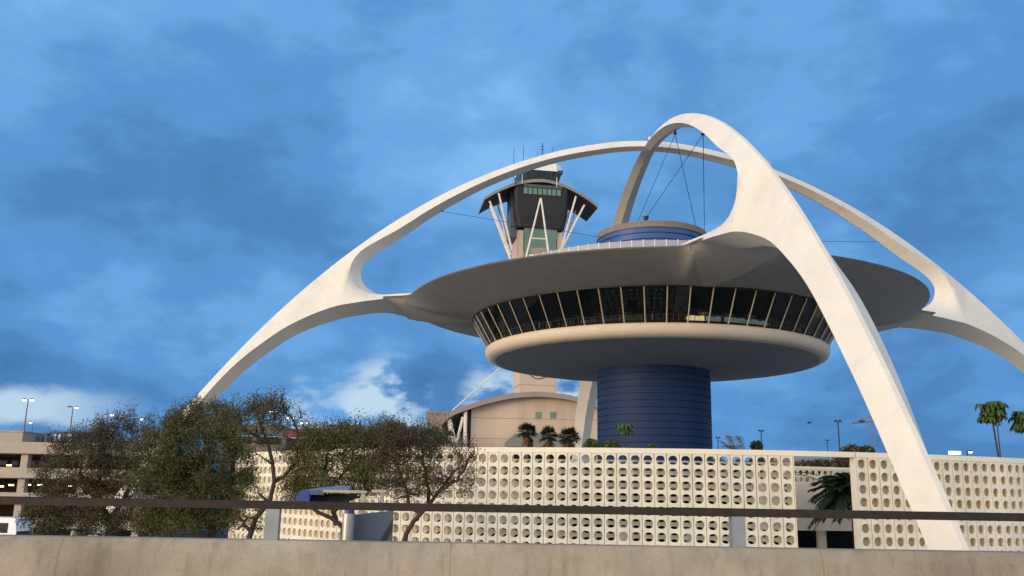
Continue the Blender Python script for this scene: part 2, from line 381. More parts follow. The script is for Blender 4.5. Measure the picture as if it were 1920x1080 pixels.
WI = [(0, .76), (10, .95), (20, 1.12), (28, 1.32), (35, 1.5)]
WL = {'L': [(26.5, 4.9), (31, 3.7), (34, 2.9), (36, 2.45), (40, 1.75), (44, 1.58), (48, 1.48), (50, 1.38), (52.5, 1.18), (54.5, 1.0), (56.4, .84), (60, .7)],
      'F': [(26.5, 4.3), (31, 3.2), (36, 2.2), (40, 1.65), (44, 1.52), (48, 1.45), (50, 1.36), (52.5, 1.18), (54.5, 1.0), (56.4, .84), (60, .7)]}
WH = {'L': [(26.5, 4.8), (28.5, 3.9), (30, 2.9), (31.6, 2.2), (33, 1.75), (34.15, 1.48)], 'F': [(26.5, 4.15), (28.5, 3.5), (30, 2.8), (31.6, 2.15), (33, 1.72), (34.15, 1.48)]}
KI = [(0, .30), (10, .35), (20, .45), (28, .66), (34.15, 1.0)]            # how far the keel of the inner faces stands proud
KH = [(26.5, 0), (29, .15), (31.6, .6), (34.15, 1.0)]
KL = [(26.5, 0), (29, .25), (32, .75), (36, 1.0), (40, .92), (47, .85), (55, .5), (60, .3)]
OJ, LJ = 36.9, 35.2        # junction chord of the leg: radius on the outer and on the lower curve
def cut(curve, lo, hi):
    return [p for p in curve if lo - 1e-6 <= p.x <= hi + 1e-6]
def onc(curve, x):
    for a, b in zip(curve, curve[1:]):
        if min(a.x, b.x) <= x <= max(a.x, b.x) and abs(b.x - a.x) > 1e-9:
            return a.lerp(b, (x - a.x) / (b.x - a.x))
    return curve[-1].copy()
def leg_mesh(a, r_start, key):
    hw_i = lambda r: interp(WI, r)
    hw_l = lambda r: interp(WL[key], r)
    hw_h = lambda r: interp(WH[key][:-1] + [(34.15, hw_i(34.15))], r)
    u_ = U(a); n_ = Vector((math.cos(a), math.sin(a), 0)); mb = MB(); rb_ = MB(); kp, km = MB(), MB()
    def W(p, hw): q = Vector((C.x, C.y, H)) + u_ * (p.x * S) + Vector((0, 0, p.y * S)) + n_ * (hw * S); return q
    o_up = resample([onc(sO, r_start)] + cut(sO, r_start + .01, OJ) + [onc(sO, OJ)], 44)
    i_up = resample([onc(sI, r_start)] + [p for p in sI if p.x > r_start + .01], 44)
    h_ = resample(sH, 20)
    l_arm = resample((cut(sL, 26.5, LJ) + [onc(sL, LJ)])[::-1], 20)
    o_lo = resample([onc(sO, OJ)] + [p for p in sO if p.x > OJ], 40)
    l_lo = resample([onc(sL, LJ)] + [p for p in sL if p.x > LJ], 40)
    K = 5
    for sg in (1, -1):
        def strip(A, fa, B, fb):
            vs = []; 
            for p, q in zip(A, B):
                for k in range(K + 1):
                    w_ = k / K; m_ = p.lerp(q, w_); vs.append(W(m_, sg * (fa(p.x) * (1 - w_) + fb(q.x) * w_)))
            fs = []
            for i in range(len(A) - 1):
                for k in range(K):
                    f = (i * (K + 1) + k, i * (K + 1) + k + 1, (i + 1) * (K + 1) + k + 1, (i + 1) * (K + 1) + k)
                    fs.append(f if sg > 0 else f[::-1])
            mb.add(vs, fs)
        strip(o_up, hw_o, i_up, hw_i)
        strip(h_, hw_h, l_arm, hw_l)
        strip(o_lo, hw_o, l_lo, hw_l)
        # the triangle between the three strips
        A, B, Q = onc(sO, OJ), onc(sL, LJ), TIP
        rows = []
        for i in range(K + 1):
            a_, b_ = i / K, 1 - i / K
            rows.append([(A * b_ * (1) + Q * a_).lerp(B * b_ + Q * a_, j / max(1, K - i)) if i < K else Q for j in range(K - i + 1)])
        vs = []; ix = {}
        hA, hB, hQ = hw_o(A.x), hw_l(B.x), hw_i(TIP.x)
        for i, row in enumerate(rows):
            for j, p in enumerate(row):
                ix[i, j] = len(vs); tq = i / K; tb = (1 - tq) * (j / max(1, K - i)); ta = 1 - tq - tb
                vs.append(W(p, sg * (hA * ta + hB * tb + hQ * tq)))
        fs = []
        for i in range(K):
            for j in range(K - i):
                fs.append((ix[i, j], ix[i + 1, j], ix[i, j + 1]))
                if j < K - i - 1: fs.append((ix[i, j + 1], ix[i + 1, j], ix[i + 1, j + 1]))
        mb.add(vs, fs if sg < 0 else [f[::-1] for f in fs])
    def ribbon(A, fa, flip):
        vs = []
        for p in A: vs += [W(p, fa(p.x)), W(p, -fa(p.x))]
        fs = [(2 * i, 2 * i + 1, 2 * i + 3, 2 * i + 2) for i in range(len(A) - 1)]
        rb_.add(vs, [f[::-1] for f in fs] if flip else fs)
    ribbon(o_up, hw_o, False); ribbon(o_lo, hw_o, False)
    ih = i_up + h_[1:]; n_i = len(i_up)
    hwv = [hw_i(p.x) for p in i_up] + [hw_h(p.x) for p in h_[1:]]; kv = [interp(KI, p.x) for p in i_up] + [interp(KH, p.x) for p in h_[1:]]
    for A, wv, kk_, sgn in ((ih, hwv, kv, 1), (l_arm[::-1] + l_lo[1:], [hw_l(p.x) for p in l_arm[::-1] + l_lo[1:]], [interp(KL, p.x) for p in l_arm[::-1] + l_lo[1:]], 1)):
        mid = []
        for i, p in enumerate(A):
            t_ = (A[min(i + 1, len(A) - 1)] - A[max(i - 1, 0)]).normalized(); mid.append(W(p + Vector((t_.y, -t_.x)) * sgn * kk_[i], 0))
        for m_, sg in ((kp, 1), (km, -1)):
            vs = []
            for p, w_, q in zip(A, wv, mid): vs += [W(p, sg * w_), q]
            m_.add(vs, [(2 * i, 2 * i + 1, 2 * i + 3, 2 * i + 2) for i in range(len(A) - 1)])
    return mb, rb_, kp, km
land = empty('arched_landmark_building', (C.x, C.y, 0), 'white landmark building with a glazed disc on a blue core under two crossing arches', 'building')
for i, a in enumerate(ARM):
    import bmesh
    bmj = bmesh.new()
    for part_ in leg_mesh(a, 0.0 if i in (0, 2) else .3, 'FLFL'[i]):      # side faces and edge faces welded apart, so the arrises stay crisp
        me_ = bpy.data.meshes.new('part'); me_.from_pydata(part_.v, [], part_.f); b1 = bmesh.new(); b1.from_mesh(me_); bmesh.ops.remove_doubles(b1, verts=b1.verts, dist=1e-4); bmesh.ops.recalc_face_normals(b1, faces=b1.faces); b1.to_mesh(me_); b1.free(); bmj.from_mesh(me_); bpy.data.meshes.remove(me_)
    me_ = bpy.data.meshes.new('arch_leg'); bmj.to_mesh(me_); bmj.free(); me_.materials.append(MT['arch']); me_.polygons.foreach_set('use_smooth', [True] * len(me_.polygons)); me_.update()
    o = bpy.data.objects.new('arch_leg', me_); col.objects.link(o); adopt(o, land)
# plinth under each foot
# disc: cream band, underside, floor
Z = lambda z: z + H
mb = MB(); mb.rev([(16.0, Z(13.50)), (16.28, Z(13.52)), (16.42, Z(13.42)), (16.40, Z(13.0)), (16.22, Z(12.68)), (15.85, Z(12.48)), (15.45, Z(12.41))], 160, C)
mb.build('edge_band', MT['band'], land, angle=60)
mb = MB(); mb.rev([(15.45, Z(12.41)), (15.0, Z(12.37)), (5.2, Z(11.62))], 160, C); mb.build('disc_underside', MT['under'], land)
mb = MB(); mb.rev([(5.3, Z(13.80)), (15.86, Z(13.80)), (15.9, Z(13.55))], 120, C); mb.build('restaurant_floor', MT['floor'], land)
mb = MB(); mb.rev([(5.6, Z(16.15)), (17.5, Z(16.15))], 120, C); mb.build('restaurant_ceiling', MT['ceiling'], land)
mb = MB(); mb.rev([(7.2, Z(16.14)), (7.2, Z(13.81))], 96, C); mb.build('kitchen_wall', MT['counter'], land)
# core with its horizontal reveals
prof = [(5.44, 0.0)]; z = .35; zt = Z(11.68); k = 0
while z < zt - .2:
    prof += [(5.44, z), (5.33, z + .015), (5.33, z + .075), (5.44, z + .09)]; z += .635
prof.append((5.44, zt))
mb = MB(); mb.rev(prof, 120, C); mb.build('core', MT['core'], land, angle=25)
# drum on the roof
prof = [(5.36, Z(17.2))]; z = Z(20.62)
while z < Z(24.6):
    prof += [(5.36, z), (5.22, z + .02), (5.22, z + .09), (5.36, z + .11)]; z += .60
prof.append((5.36, Z(24.82)))
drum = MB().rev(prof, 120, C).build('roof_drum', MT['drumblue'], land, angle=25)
mb = MB(); mb.rev([(5.36, Z(24.82)), (5.46, Z(24.82)), (5.46, Z(25.42)), (5.2, Z(25.42)), (5.2, Z(25.1)), (0, Z(25.1))], 120, C)
o = mb.build('drum_cap', MT['capgrey'], drum)
# the wide roof whose rim flows into the four arms
RIM, ZR = 24.45, 17.57
na = 720; prof_rows = []
AW = [3.05, 3.95, 3.05, 3.95]
def rim_at(an):
    """azimuth an measured like ARM; returns rim radius, nearest arm's angle and half width"""
    best = None
    for a, w_ in zip(ARM, AW):
        d = abs((an - a + pi) % (2 * pi) - pi)
        if best is None or d < best[0]: best = (d, w_)
    d, w_ = best
    lim = math.atan2(w_, 25.25)
    rs = 25.25 / math.cos(d) if d < lim else w_ / math.sin(d)
    rim = RIM + .55 * math.sin(an)          # the shell sits a little off the axis
    pw_ = 11
    return ((rim ** pw_ + rs ** pw_) ** (1 / pw_) if d > lim else max(rs, (rim ** pw_ + (w_ / math.sin(lim)) ** pw_) ** (1 / pw_) * math.cos(lim) / math.cos(d))), d, w_
mbs, mbr, mbt = MB(), MB(), MB()
vs, vr, vt = [], [], []
fr = [0, .1, .2, .3, .4, .5, .6, .7, .8, .9, 1.0]
def band_w(w_, r): return max(.05, w_ * (r - 17.0) / 8.0)      # half width of the arm's underside where it runs in under the roof
NB, NS = 10, 110
cols_ = []
for q_ in range(4):
    cols_ += [(q_, 'b', -1 + 2 * k / NB) for k in range(NB + 1)] + [(q_, 's', k / NS) for k in range(1, NS)]
na = len(cols_)
def col_az(c_, r):
    q_, kind, t_ = c_; a0 = ARM[q_]; e0 = math.asin(min(.9, band_w(AW[q_], r) / r))
    if kind == 'b': return a0 + math.asin(min(.9, band_w(AW[q_], r) * abs(t_) / r)) * (1 if t_ > 0 else -1)
    q2 = (q_ + 1) % 4; a1 = ARM[q2] + (2 * pi if q2 == 0 else 0); e1 = math.asin(min(.9, band_w(AW[q2], r) / r))
    t2 = t_ + .12 * math.sin(2 * pi * t_) * -1                  # columns crowd toward the arms
    return a0 + e0 + (a1 - e1 - a0 - e0) * t2
for c_ in cols_:
    for q in fr:
        r = 17.3 + (RIM - 17.3) * q
        for _ in range(6):
            an = col_az(c_, r); R1, dd_, w_ = rim_at(an); r = 17.3 + (R1 - 17.3) * q
        u_ = U(an)
        zz = 16.22 + (ZR - .10 - 16.22) * (q ** 1.1)
        wb = band_w(w_, r); lat = r * math.sin(dd_)
        k_ = 1.0 if c_[1] == 'b' else max(0.0, 1 - (lat - wb) / (3.2 + .62 * (r - 17.3)))
        k_ = k_ * (.35 + .65 * k_)
        zz -= .40 * k_ * math.sin(pi * min(1, q)) ** .8
        if c_[1] == 'b': zz += .085 * q ** 4
        vs.append((C.x + u_.x * r, C.y + u_.y * r, Z(zz)))
    for r, zz in ((R1, ZR - .10), (R1 + .03, ZR - .07), (R1 + .03, ZR + .05), (R1 - .25, ZR + .06)):
        vr.append((C.x + u_.x * r, C.y + u_.y * r, Z(zz)))
    for r, zz in ((R1 - .25, ZR + .055), (R1 - 2.6, ZR + .12), (15, 18.1), (5.3, 18.6)):
        vt.append((C.x + u_.x * r, C.y + u_.y * r, Z(zz)))
def ringfaces(n, k, flip=False):
    fs = [(i * k + j, ((i + 1) % n) * k + j, ((i + 1) % n) * k + j + 1, i * k + j + 1) for i in range(n) for j in range(k - 1)]
    return [f[::-1] for f in fs] if flip else fs
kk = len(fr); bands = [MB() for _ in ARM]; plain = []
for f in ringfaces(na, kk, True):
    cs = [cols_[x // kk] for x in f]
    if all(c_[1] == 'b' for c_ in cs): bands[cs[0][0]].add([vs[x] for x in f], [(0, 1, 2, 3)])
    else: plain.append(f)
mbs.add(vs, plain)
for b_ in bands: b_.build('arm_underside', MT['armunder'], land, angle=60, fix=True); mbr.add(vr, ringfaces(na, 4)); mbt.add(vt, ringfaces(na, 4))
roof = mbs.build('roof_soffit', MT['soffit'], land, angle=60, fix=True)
mbr.build('roof_rim', MT['greybox'], land, angle=30); mbt.build('roof_deck', MT['roofgrey'], land)
mb = MB(); mb.rev([(17.82, Z(16.40)), (17.82, Z(16.18)), (17.45, Z(16.18))], 160, C); mb.build('window_head', MT['frame'], land)
for px, py in ((1306, 511), (1375, 514)):
    d_v = at(px, py, 10) - Vector((0, 0, H)); tt = (Z(16.62) - H) / d_v.z; p = Vector((0, 0, H)) + d_v * tt
    MB().box(p.x - .28, p.x + .28, p.y - .10, p.y + .10, p.z - .10, p.z + .05, rot=.35).build('soffit_vent', MT['frame'], land, smooth=False)
# glazing: sixty leaning panes between tan mullions
NP = 60
mu0 = MB(); mu0.tube([(16.16, 0, Z(13.50)), (17.74, 0, Z(16.22))], .055, 4)
mu = mu0.v[:]
g0 = bpy.data.meshes.new('window_pane')
da = pi / NP
p4 = []
for r, zz in ((16.06, 13.50), (17.64, 16.22)):
    for sg in (-1, 1): p4.append((r * math.cos(sg * da), r * math.sin(sg * da), Z(zz)))
g0.from_pydata(p4, [], [(0, 1, 3, 2)]); g0.materials.append(MT['glass'])
m0 = bpy.data.meshes.new('mullion'); m0.from_pydata(mu0.v, [], mu0.f); m0.materials.append(MT['mullion'])
A0 = math.atan2(-C.y, -C.x) + R_(1.0)
for i in range(NP):
    for me, nm, off in ((g0, 'window_pane', 0.0), (m0, 'mullion', da)):
        o = bpy.data.objects.new(nm, me); col.objects.link(o); o.parent = land
        o.rotation_euler.z = A0 + 2 * da * i + off
mb = MB(); mb.rev([(16.0, Z(14.18)), (16.04, Z(14.18)), (16.04, Z(14.23)), (16.0, Z(14.23)), (16.0, Z(14.18))], 160, C)
for i in range(120):
    a = 2 * pi * i / 120; x, y = C.x + 15.96 * math.cos(a), C.y + 15.96 * math.sin(a); mb.box(x - .015, x + .015, y - .015, y + .015, Z(13.81), Z(14.18))
mb.build('window_rail', MT['mullion'], land, smooth=False)
# roof railing of pale panels and white posts
mb = MB(); mp_ = MB()
ztop = at(1150, 448, 87 - 15.0).z
for i in range(34):
    a, b = R_(-62 + 3.6 * i), R_(-62 + 3.6 * (i + 1)); r = 15.2
    p, q = U(a) * r, U(b) * r
    zb = ztop - 1.12
    mp_.box(C.x + p.x - .035, C.x + p.x + .035, C.y + p.y - .035, C.y + p.y + .035, Z(17.9), zb + 1.14)
    if i % 1 == 0:
        n_ = U((a + b) / 2) * .01
        p2, q2 = p + (q - p) * .03, q + (p - q) * .03
        vs = [(C.x + x.x + s_ * n_.x, C.y + x.y + s_ * n_.y, zz) for s_ in (-1, 1) for x in (p2, q2) for zz in (zb + .05, zb + 1.08)]
        mb.add(vs, [(0, 2, 3, 1), (4, 5, 7, 6), (0, 1, 5, 4), (2, 6, 7, 3), (1, 3, 7, 5), (0, 4, 6, 2)])
rl = mp_.build('railing_posts', MT['whitepaint'], land, smooth=False)
mb.build('railing_panels', mat('railing_panel', (.36, .39, .46), .4, .05, 2), rl, smooth=False)
# cables
def leg_pt(k, r, off=0.0):
    return Vector((C.x, C.y, H)) + U(ARM[k]) * (r * S) + Vector((0, 0, interp(INN, r) * S - off))
def cable(p, q, r=.028, anchor=True):
    o = MB().tube([p, q], r, 6).build('guy_cable', MT['cable'], land)
    if anchor: MB().tube([p + Vector((0, 0, .55)), p + Vector((0, 0, .15)), p], [.09, .11, .2], 8).build('cable_anchor', MT['cable'], o)
def drum_pt(px, py):
    # a point on the drum top ring seen at that pixel
    best = None
    for k in range(240):
        a = 2 * pi * k / 240; p = Vector((C.x + 5.3 * math.cos(a), C.y + 5.3 * math.sin(a), Z(25.42)))
        d = (p - Vector((0, 0, H))); yy = d.dot(fw); X = 960 + F_PX * d.dot(rt) / yy; Y = 540 - F_PX * d.dot(up) / yy
        e = abs(X - px) + .3 * abs(Y - py)
        if best is None or e < best[0]: best = (e, p)
    return best[1]
pa, pb = leg_pt(0, 11.2, .7), leg_pt(0, 20.9, .7)
cable(pa, drum_pt(1195, 402)); cable(pa, drum_pt(1304, 415), anchor=False)
cable(pb, drum_pt(1206, 415)); cable(pb, drum_pt(1321, 428), anchor=False)
for k, r, e in ((3, 24.4, (-4.4, -3.0, Z(24.2))), (1, 27.2, (4.4, -3.0, Z(24.2)))):
    cable(leg_pt(k, r, .50), Vector((C.x + e[0], C.y + e[1], e[2])), .022)
MB().tube([Vector((C.x - 1.2, C.y - 4.6, Z(25.1))), Vector((C.x - 1.2, C.y - 4.6, Z(25.9)))], [.08, .05], 6).tube([Vector((C.x - 1.2, C.y - 4.6, Z(25.75))), Vector((C.x - 1.2, C.y - 4.6, Z(26.05)))], [.22, .28], 8).build('roof_lamp', MT['cable'], land)
MB().tube([(C.x + U(ARM[0]).x * .3, C.y, Z(35.6)), (C.x, C.y, Z(36.1))], [.1, .1], 8).build('beacon', mat('beacon_red', (.8, .2, .15), .4, .05, 1, emit=(1, .25, .2), estr=2.0), land)
# ---- restaurant furniture near the glass
def chair_proto(m, nm):
    r = empty('restaurant_chair', (0, 0, 0), 'x', 'chair')
    MB().box(-.23, .23, -.22, .22, .43, .49).build('seat', m, r, smooth=False)
    MB().box(-.23, .23, .19, .24, .52, .92).build('backrest', m, r, smooth=False)
    for a in (-1, 1):
        for b in (-1, 1): MB().tube([(a * .2, b * .19, 0), (a * .2, b * .19, .43 if b < 0 else .9)], .018, 6).build('leg', MT['chrome'], r)
    return r
cR = chair_proto(MT['red'], 'r'); cN = chair_proto(MT['navy'], 'n')
tb = empty('restaurant_table', (0, 0, 0), 'x', 'table')
MB().rev([(0, .73), (.42, .73), (.42, .76), (0, .76)], 20).build('tabletop', MT['counter'], tb); MB().tube([(0, 0, .02), (0, 0, .73)], .04, 8).build('pedestal', MT['chrome'], tb); MB().rev([(0, .03), (.26, .03), (.28, 0)], 16).build('base', MT['chrome'], tb)
usedc = {'r': False, 'n': False, 't': False}
def put(proto, key, loc, rz, label, group):
    o = proto if not usedc[key] else copy_tree(proto)
    usedc[key] = True; o.location = loc; o.rotation_euler.z = rz; tag(o, label, None, group)
base_a = math.atan2(-C.y, -C.x)
for i in range(-9, 10):
    a = base_a + R_(8.0) * i
    x, y = C.x + 15.2 * math.cos(a), C.y + 15.2 * math.sin(a)
    put(tb, 't', (x, y, Z(13.805)), a, 'small round cream table standing inside the restaurant glass', 'tables along the restaurant glass')
    for sg in (-1, 1):
        a2 = a + sg * R_(2.5); red = i in (1, 2, -6)
        x, y = C.x + 15.35 * math.cos(a2), C.y + 15.35 * math.sin(a2)
        put(cR if red else cN, 'r' if red else 'n', (x, y, Z(13.805)), a2 + (pi if sg > 0 else 0),
            'red chair at a table just inside the restaurant glass' if red else 'dark navy chair at a table just inside the restaurant glass', 'red restaurant chairs' if red else 'dark restaurant chairs')

def inner_px(px, r):
    best = None
    for k in range(1800):
        a = R_(-180 + .1 * k); v = Vector((C.x + r * math.cos(a), C.y + r * math.sin(a), 13.6)); X = 960 + F_PX * v.dot(rt) / v.dot(fw)
        if best is None or abs(X - px) < best[0]: best = (abs(X - px), a)
    return best[1]
lit = mat('counter_warm_glow', (.9, .8, .5), .5, .1, 3, emit=(1, .78, .36), estr=2.2)  # glow added to stand in for a warm reflection in the glass
pale = mat('counter_pale_glow', (.5, .55, .52), .5, .1, 3, emit=(.5, .62, .66), estr=.5)  # faint glow added to counters that are no lamps
for x0, x1, m_, r_ in ((1290, 1322, lit, 15.55), (1326, 1352, pale, 15.5), (1362, 1398, pale, 15.5), (1404, 1440, pale, 15.45), (1186, 1205, MT['counter'], 15.5), (1023, 1034, MT['counter'], 15.5), (1160, 1182, MT['counter'], 15.5)):
    MB().rev([(r_, Z(13.81)), (r_, Z(14.30)), (r_ - .3, Z(14.30)), (r_ - .3, Z(13.81))], 6, C, inner_px(x0, r_), inner_px(x1, r_)).build('counter_and_glow_panel', m_, land, smooth=False)
# ------------------------------------------------------------------ the perforated screen walls round the ground floor
PITCH_B = .714; ROW0 = Z(2.72 * .714); CAPB = ROW0 + PITCH_B / 2; CAPT = CAPB + .30; NROW = 12
def screen_sheet(mb, path, rows, zc0, depth, setback, hole=True, hw=.25, hh=.256, gap=.019, halfoff=False):
    """path = list of (point, tangent) at column centres"""
    n = 20
    for p, t_ in path:
        nn = Vector((t_.y, -t_.x, 0))          # outward
        if nn.dot(Vector((-p.x, -p.y, 0))) < 0: nn = -nn
        hx = PITCH_B / 2 - gap
        for k in range(rows):
            zc = zc0 - k * PITCH_B; hz = PITCH_B / 2
            sq, ho = [], []
            for j in range(n):
                a = 2 * pi * (j + .5) / n; c, s_ = math.cos(a), math.sin(a)
                m_ = max(abs(c), abs(s_)); sq.append((c / m_ * hx, s_ / m_ * hz))
                e = 2.0 / 2.35; ho.append((math.copysign(abs(c) ** e, c) * hw, math.copysign(abs(s_) ** e, s_) * hh))
            def P3(xz, d): return (p.x + t_.x * xz[0] - nn.x * d, p.y + t_.y * xz[0] - nn.y * d, zc + xz[1])
            vs = [P3(q, setback) for q in sq] + [P3(q, setback) for q in ho] + [P3(q, setback + depth) for q in ho] + [P3(q, setback + depth) for q in sq]
            fs = []
            for j in range(n):
                j2 = (j + 1) % n
                fs += [(j, j2, n + j2, n + j), (n + j, n + j2, 2 * n + j2, 2 * n + j), (2 * n + j, 2 * n + j2, 3 * n + j2, 3 * n + j)]
            mb.add(vs, fs)
            if k == 0 or k == rows - 1: pass
        # column sides
        for sx_ in (-hx, hx):
            zt, zb = zc0 + PITCH_B / 2, zc0 - (rows - .5) * PITCH_B
            a = Vector((p.x + t_.x * sx_, p.y + t_.y * sx_, 0)); 
            mb.add([(a.x - nn.x * d, a.y - nn.y * d, z_) for d in (setback, setback + depth) for z_ in (zb, zt)], [(0, 1, 3, 2)])
def plan(points):
    P = smoothtab([(x, y) for x, y in points], 10)
    return P
def columns(P, skip=0.0):
    d = [0]
    for a, b in zip(P, P[1:]): d.append(d[-1] + (b - a).length)
    n = int(d[-1] / PITCH_B); out = []
    for i in range(n):
        s_ = (i + .5) * PITCH_B; j = 0
        while j < len(d) - 2 and d[j + 1] < s_: j += 1
        k = (s_ - d[j]) / (d[j + 1] - d[j]); q = P[j].lerp(P[j + 1], k); a, b = max(0, j - 3), min(len(P) - 1, j + 4); t_ = (P[b] - P[a]).normalized()
        out.append((Vector((q.x, q.y, 0)), Vector((t_.x, t_.y, 0))))
    return out, n * PITCH_B
def offset_path(P, d):
    out = []
    for i, q in enumerate(P):
        t_ = (P[min(i + 1, len(P) - 1)] - P[max(i - 1, 0)]).normalized(); nn = Vector((t_.y, -t_.x))
        if nn.dot(-q) < 0: nn = -nn
        out.append(q - nn * d)
    return out
def coping(P, d0, d1, z0, z1):
    mb = MB(); A, B = offset_path(P, d0), offset_path(P, d1); vs = []
    for a, b in zip(A, B): vs += [(a.x, a.y, z0), (b.x, b.y, z0), (b.x, b.y, z1), (a.x, a.y, z1)]
    k = len(A); fs = [(i * 4 + j, i * 4 + (j + 1) % 4, (i + 1) * 4 + (j + 1) % 4, (i + 1) * 4 + j) for i in range(k - 1) for j in range(4)] + [(3, 2, 1, 0), (4 * k - 4, 4 * k - 3, 4 * k - 2, 4 * k - 1)]
    mb.add(vs, fs); return mb
def wx(px, Y): return at(px, 905, Y).x
def trim(P, s0, s1):
    d = [0]
    for a, b in zip(P, P[1:]): d.append(d[-1] + (b - a).length)
    def pt(s_):
        j = 0
        while j < len(d) - 2 and d[j + 1] < s_: j += 1
        return P[j].lerp(P[j + 1], (s_ - d[j]) / (d[j + 1] - d[j]))
    return [pt(s0)] + [p for p, q in zip(P, d) if s0 < q < s1] + [pt(s1)]
FRONT = plan([(wx(735, 57.3), 57.3), (wx(922, 54.9), 54.9), (wx(1080, 53.2), 53.2), (wx(1211, 52.4), 52.4), (wx(1340, 51.9), 51.9), (wx(1480, 51.8), 51.8), (wx(1612, 52.1), 52.1), (wx(1735, 53.0), 53.0), (wx(1855, 54.5), 54.5), (wx(1920, 55.8), 55.8), (38.5, 60.0), (43.5, 66.5)])
d_ = [0]
for a, b in zip(FRONT, FRONT[1:]): d_.append(d_[-1] + (b - a).length)
def s_at_px(px):
    best = None
    for i, q in enumerate(FRONT):
        v = Vector((q.x, q.y, 0.0)); yy = v.dot(fw); X = 960 + F_PX * v.dot(rt) / yy
        if best is None or abs(X - px) < best[0]: best = (abs(X - px), d_[i])
    return best[1]
FRONT_L = resample(FRONT, 400); FRONT = FRONT_L
d_ = [0]
for a, b in zip(FRONT, FRONT[1:]): d_.append(d_[-1] + (b - a).length)
sA, sB = s_at_px(1482), s_at_px(1607)
nA = round(sA / PITCH_B); pathA = trim(FRONT, 0, nA * PITCH_B)
pathB = trim(FRONT, sB, d_[-1])
def wall(name, P, label, solid, cop=None, caps=(True, True), rear=True):
    w0 = P[len(P) // 2]
    r = empty(name, (w0.x, w0.y, 0), label, 'wall')
    cols, Ln = columns(P)
    m1 = MB(); screen_sheet(m1, cols, NROW, ROW0, .17, 0.0); m1.build('perforated_face', MT['screen'], r, smooth=False)
    if solid:
        coping(P, .42, .50, .02, CAPB - .01).build('backing_wall', MT['backing'], r, smooth=False)
    else:
        m2 = MB(); screen_sheet(m2, cols, NROW, ROW0 - PITCH_B / 2, .10, .50, gap=.001); m2.build('rear_face', MT['screen'], r, smooth=False)
    coping(P, -.03, .62, 0, CAPB - NROW * PITCH_B).build('plinth', MT['coping'], r, smooth=False)
    coping(cop if cop else P, -.035, .66, CAPB + .002, CAPT).build('coping', MT['coping'], r, smooth=False)
    for c_, (q, q2) in zip(caps, ((P[0], P[1]), (P[-1], P[-2]))):
        if c_:
            t_ = (q - q2).normalized(); nn = Vector((t_.y, -t_.x)); nn = nn if nn.dot(-q) > 0 else -nn
            e0, e1 = q + t_ * .002, q + t_ * .05; mb = MB(); vs = [(e.x - nn.x * d, e.y - nn.y * d, z_) for z_ in (.0, CAPB) for e, d in ((e0, -.004), (e1, -.004), (e1, .63), (e0, .63))]
            mb.add(vs, [(3, 2, 1, 0), (4, 5, 6, 7), (0, 1, 5, 4), (1, 2, 6, 5), (2, 3, 7, 6), (3, 0, 4, 7)]); mb.build('end_jamb', MT['coping'], r, smooth=False)
    return r
wall('perforated_screen_wall', pathA, 'long cream block wall of round holes in front of the blue core', False, cop=trim(FRONT, 0, sB - .06), caps=(False, True))
wall('perforated_screen_wall', pathB, 'cream block wall of round holes behind the foot of the nearest arch leg', True, caps=(True, True))
LEFT = resample(plan([(wx(735, 57.3) - .06, 57.35), (wx(640, 61.3), 61.3), (wx(536, 66.6), 66.6), (wx(437, 73.0), 73.0)]), 120)
wall('perforated_screen_wall', LEFT, 'receding cream block wall of narrow holes behind the trees at left', True, caps=(False, True))
# low round building behind the screens
RB = 28.2
gb = empty('ground_floor_building', (C.x, C.y, 0), 'low cream building with a dark garage mouth seen through the gap in the block wall', 'building')
def az_px(px):
    best = None
    for k in range(1800):
        a = R_(-180 + .1 * k); v = Vector((C.x + RB * math.cos(a), C.y + RB * math.sin(a), 0.0)); X = 960 + F_PX * v.dot(rt) / v.dot(fw)
        if best is None or abs(X - px) < best[0]: best = (abs(X - px), a)
    return best[1]
for x0, x1, zt_ in ((1425, 1680, .92), (760, 985, .60)): MB().rev([(RB - 5.9, Z(-2.05)), (RB, Z(-2.05)), (RB, Z(zt_)), (RB - .3, Z(zt_)), (RB - .3, Z(.55))], 24, C, az_px(x0), az_px(x1)).build('facade', MT['cream'], gb)
mb = MB(); mb.rev([(RB - .32, Z(.25)), (RB - .32, Z(.6)), (0.0, Z(.6))], 180, C); mb.build('roof_slab', MT['roofgrey'], gb)
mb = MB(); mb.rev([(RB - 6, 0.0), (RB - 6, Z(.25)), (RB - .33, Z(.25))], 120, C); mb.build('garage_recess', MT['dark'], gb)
for k in range(16):
    a = math.atan2(-C.y, -C.x) + R_(4.6) + R_(9) * (k - 6); MB().tube([(C.x + (RB - .6) * math.cos(a), C.y + (RB - .6) * math.sin(a), 0), (C.x + (RB - .6) * math.cos(a), C.y + (RB - .6) * math.sin(a), Z(-2.06))], .32, 16).build('column', MT['cream'], gb)
arcP = [(C.x + RB * math.cos(a), C.y + RB * math.sin(a)) for a in [az_px(1425) + (az_px(1680) - az_px(1425)) * k / 20 for k in range(21)]]
arcP = resample([Vector(p) for p in arcP], 200)
m1 = MB(); cols, _ = columns(arcP); PB = PITCH_B
PITCH_B = .44
cols, _ = columns(arcP); screen_sheet(m1, cols, 2, Z(.92) + .66, .12, .0, hw=.15, hh=.155); 
PITCH_B = PB
m1.build('parapet_screen', MT['screen'], gb, smooth=False)
coping(arcP, -.02, .2, Z(.92) + .885, Z(.92) + 1.06).build('parapet_coping', MT['coping'], gb, smooth=False)
ROOFZ = Z(.6)

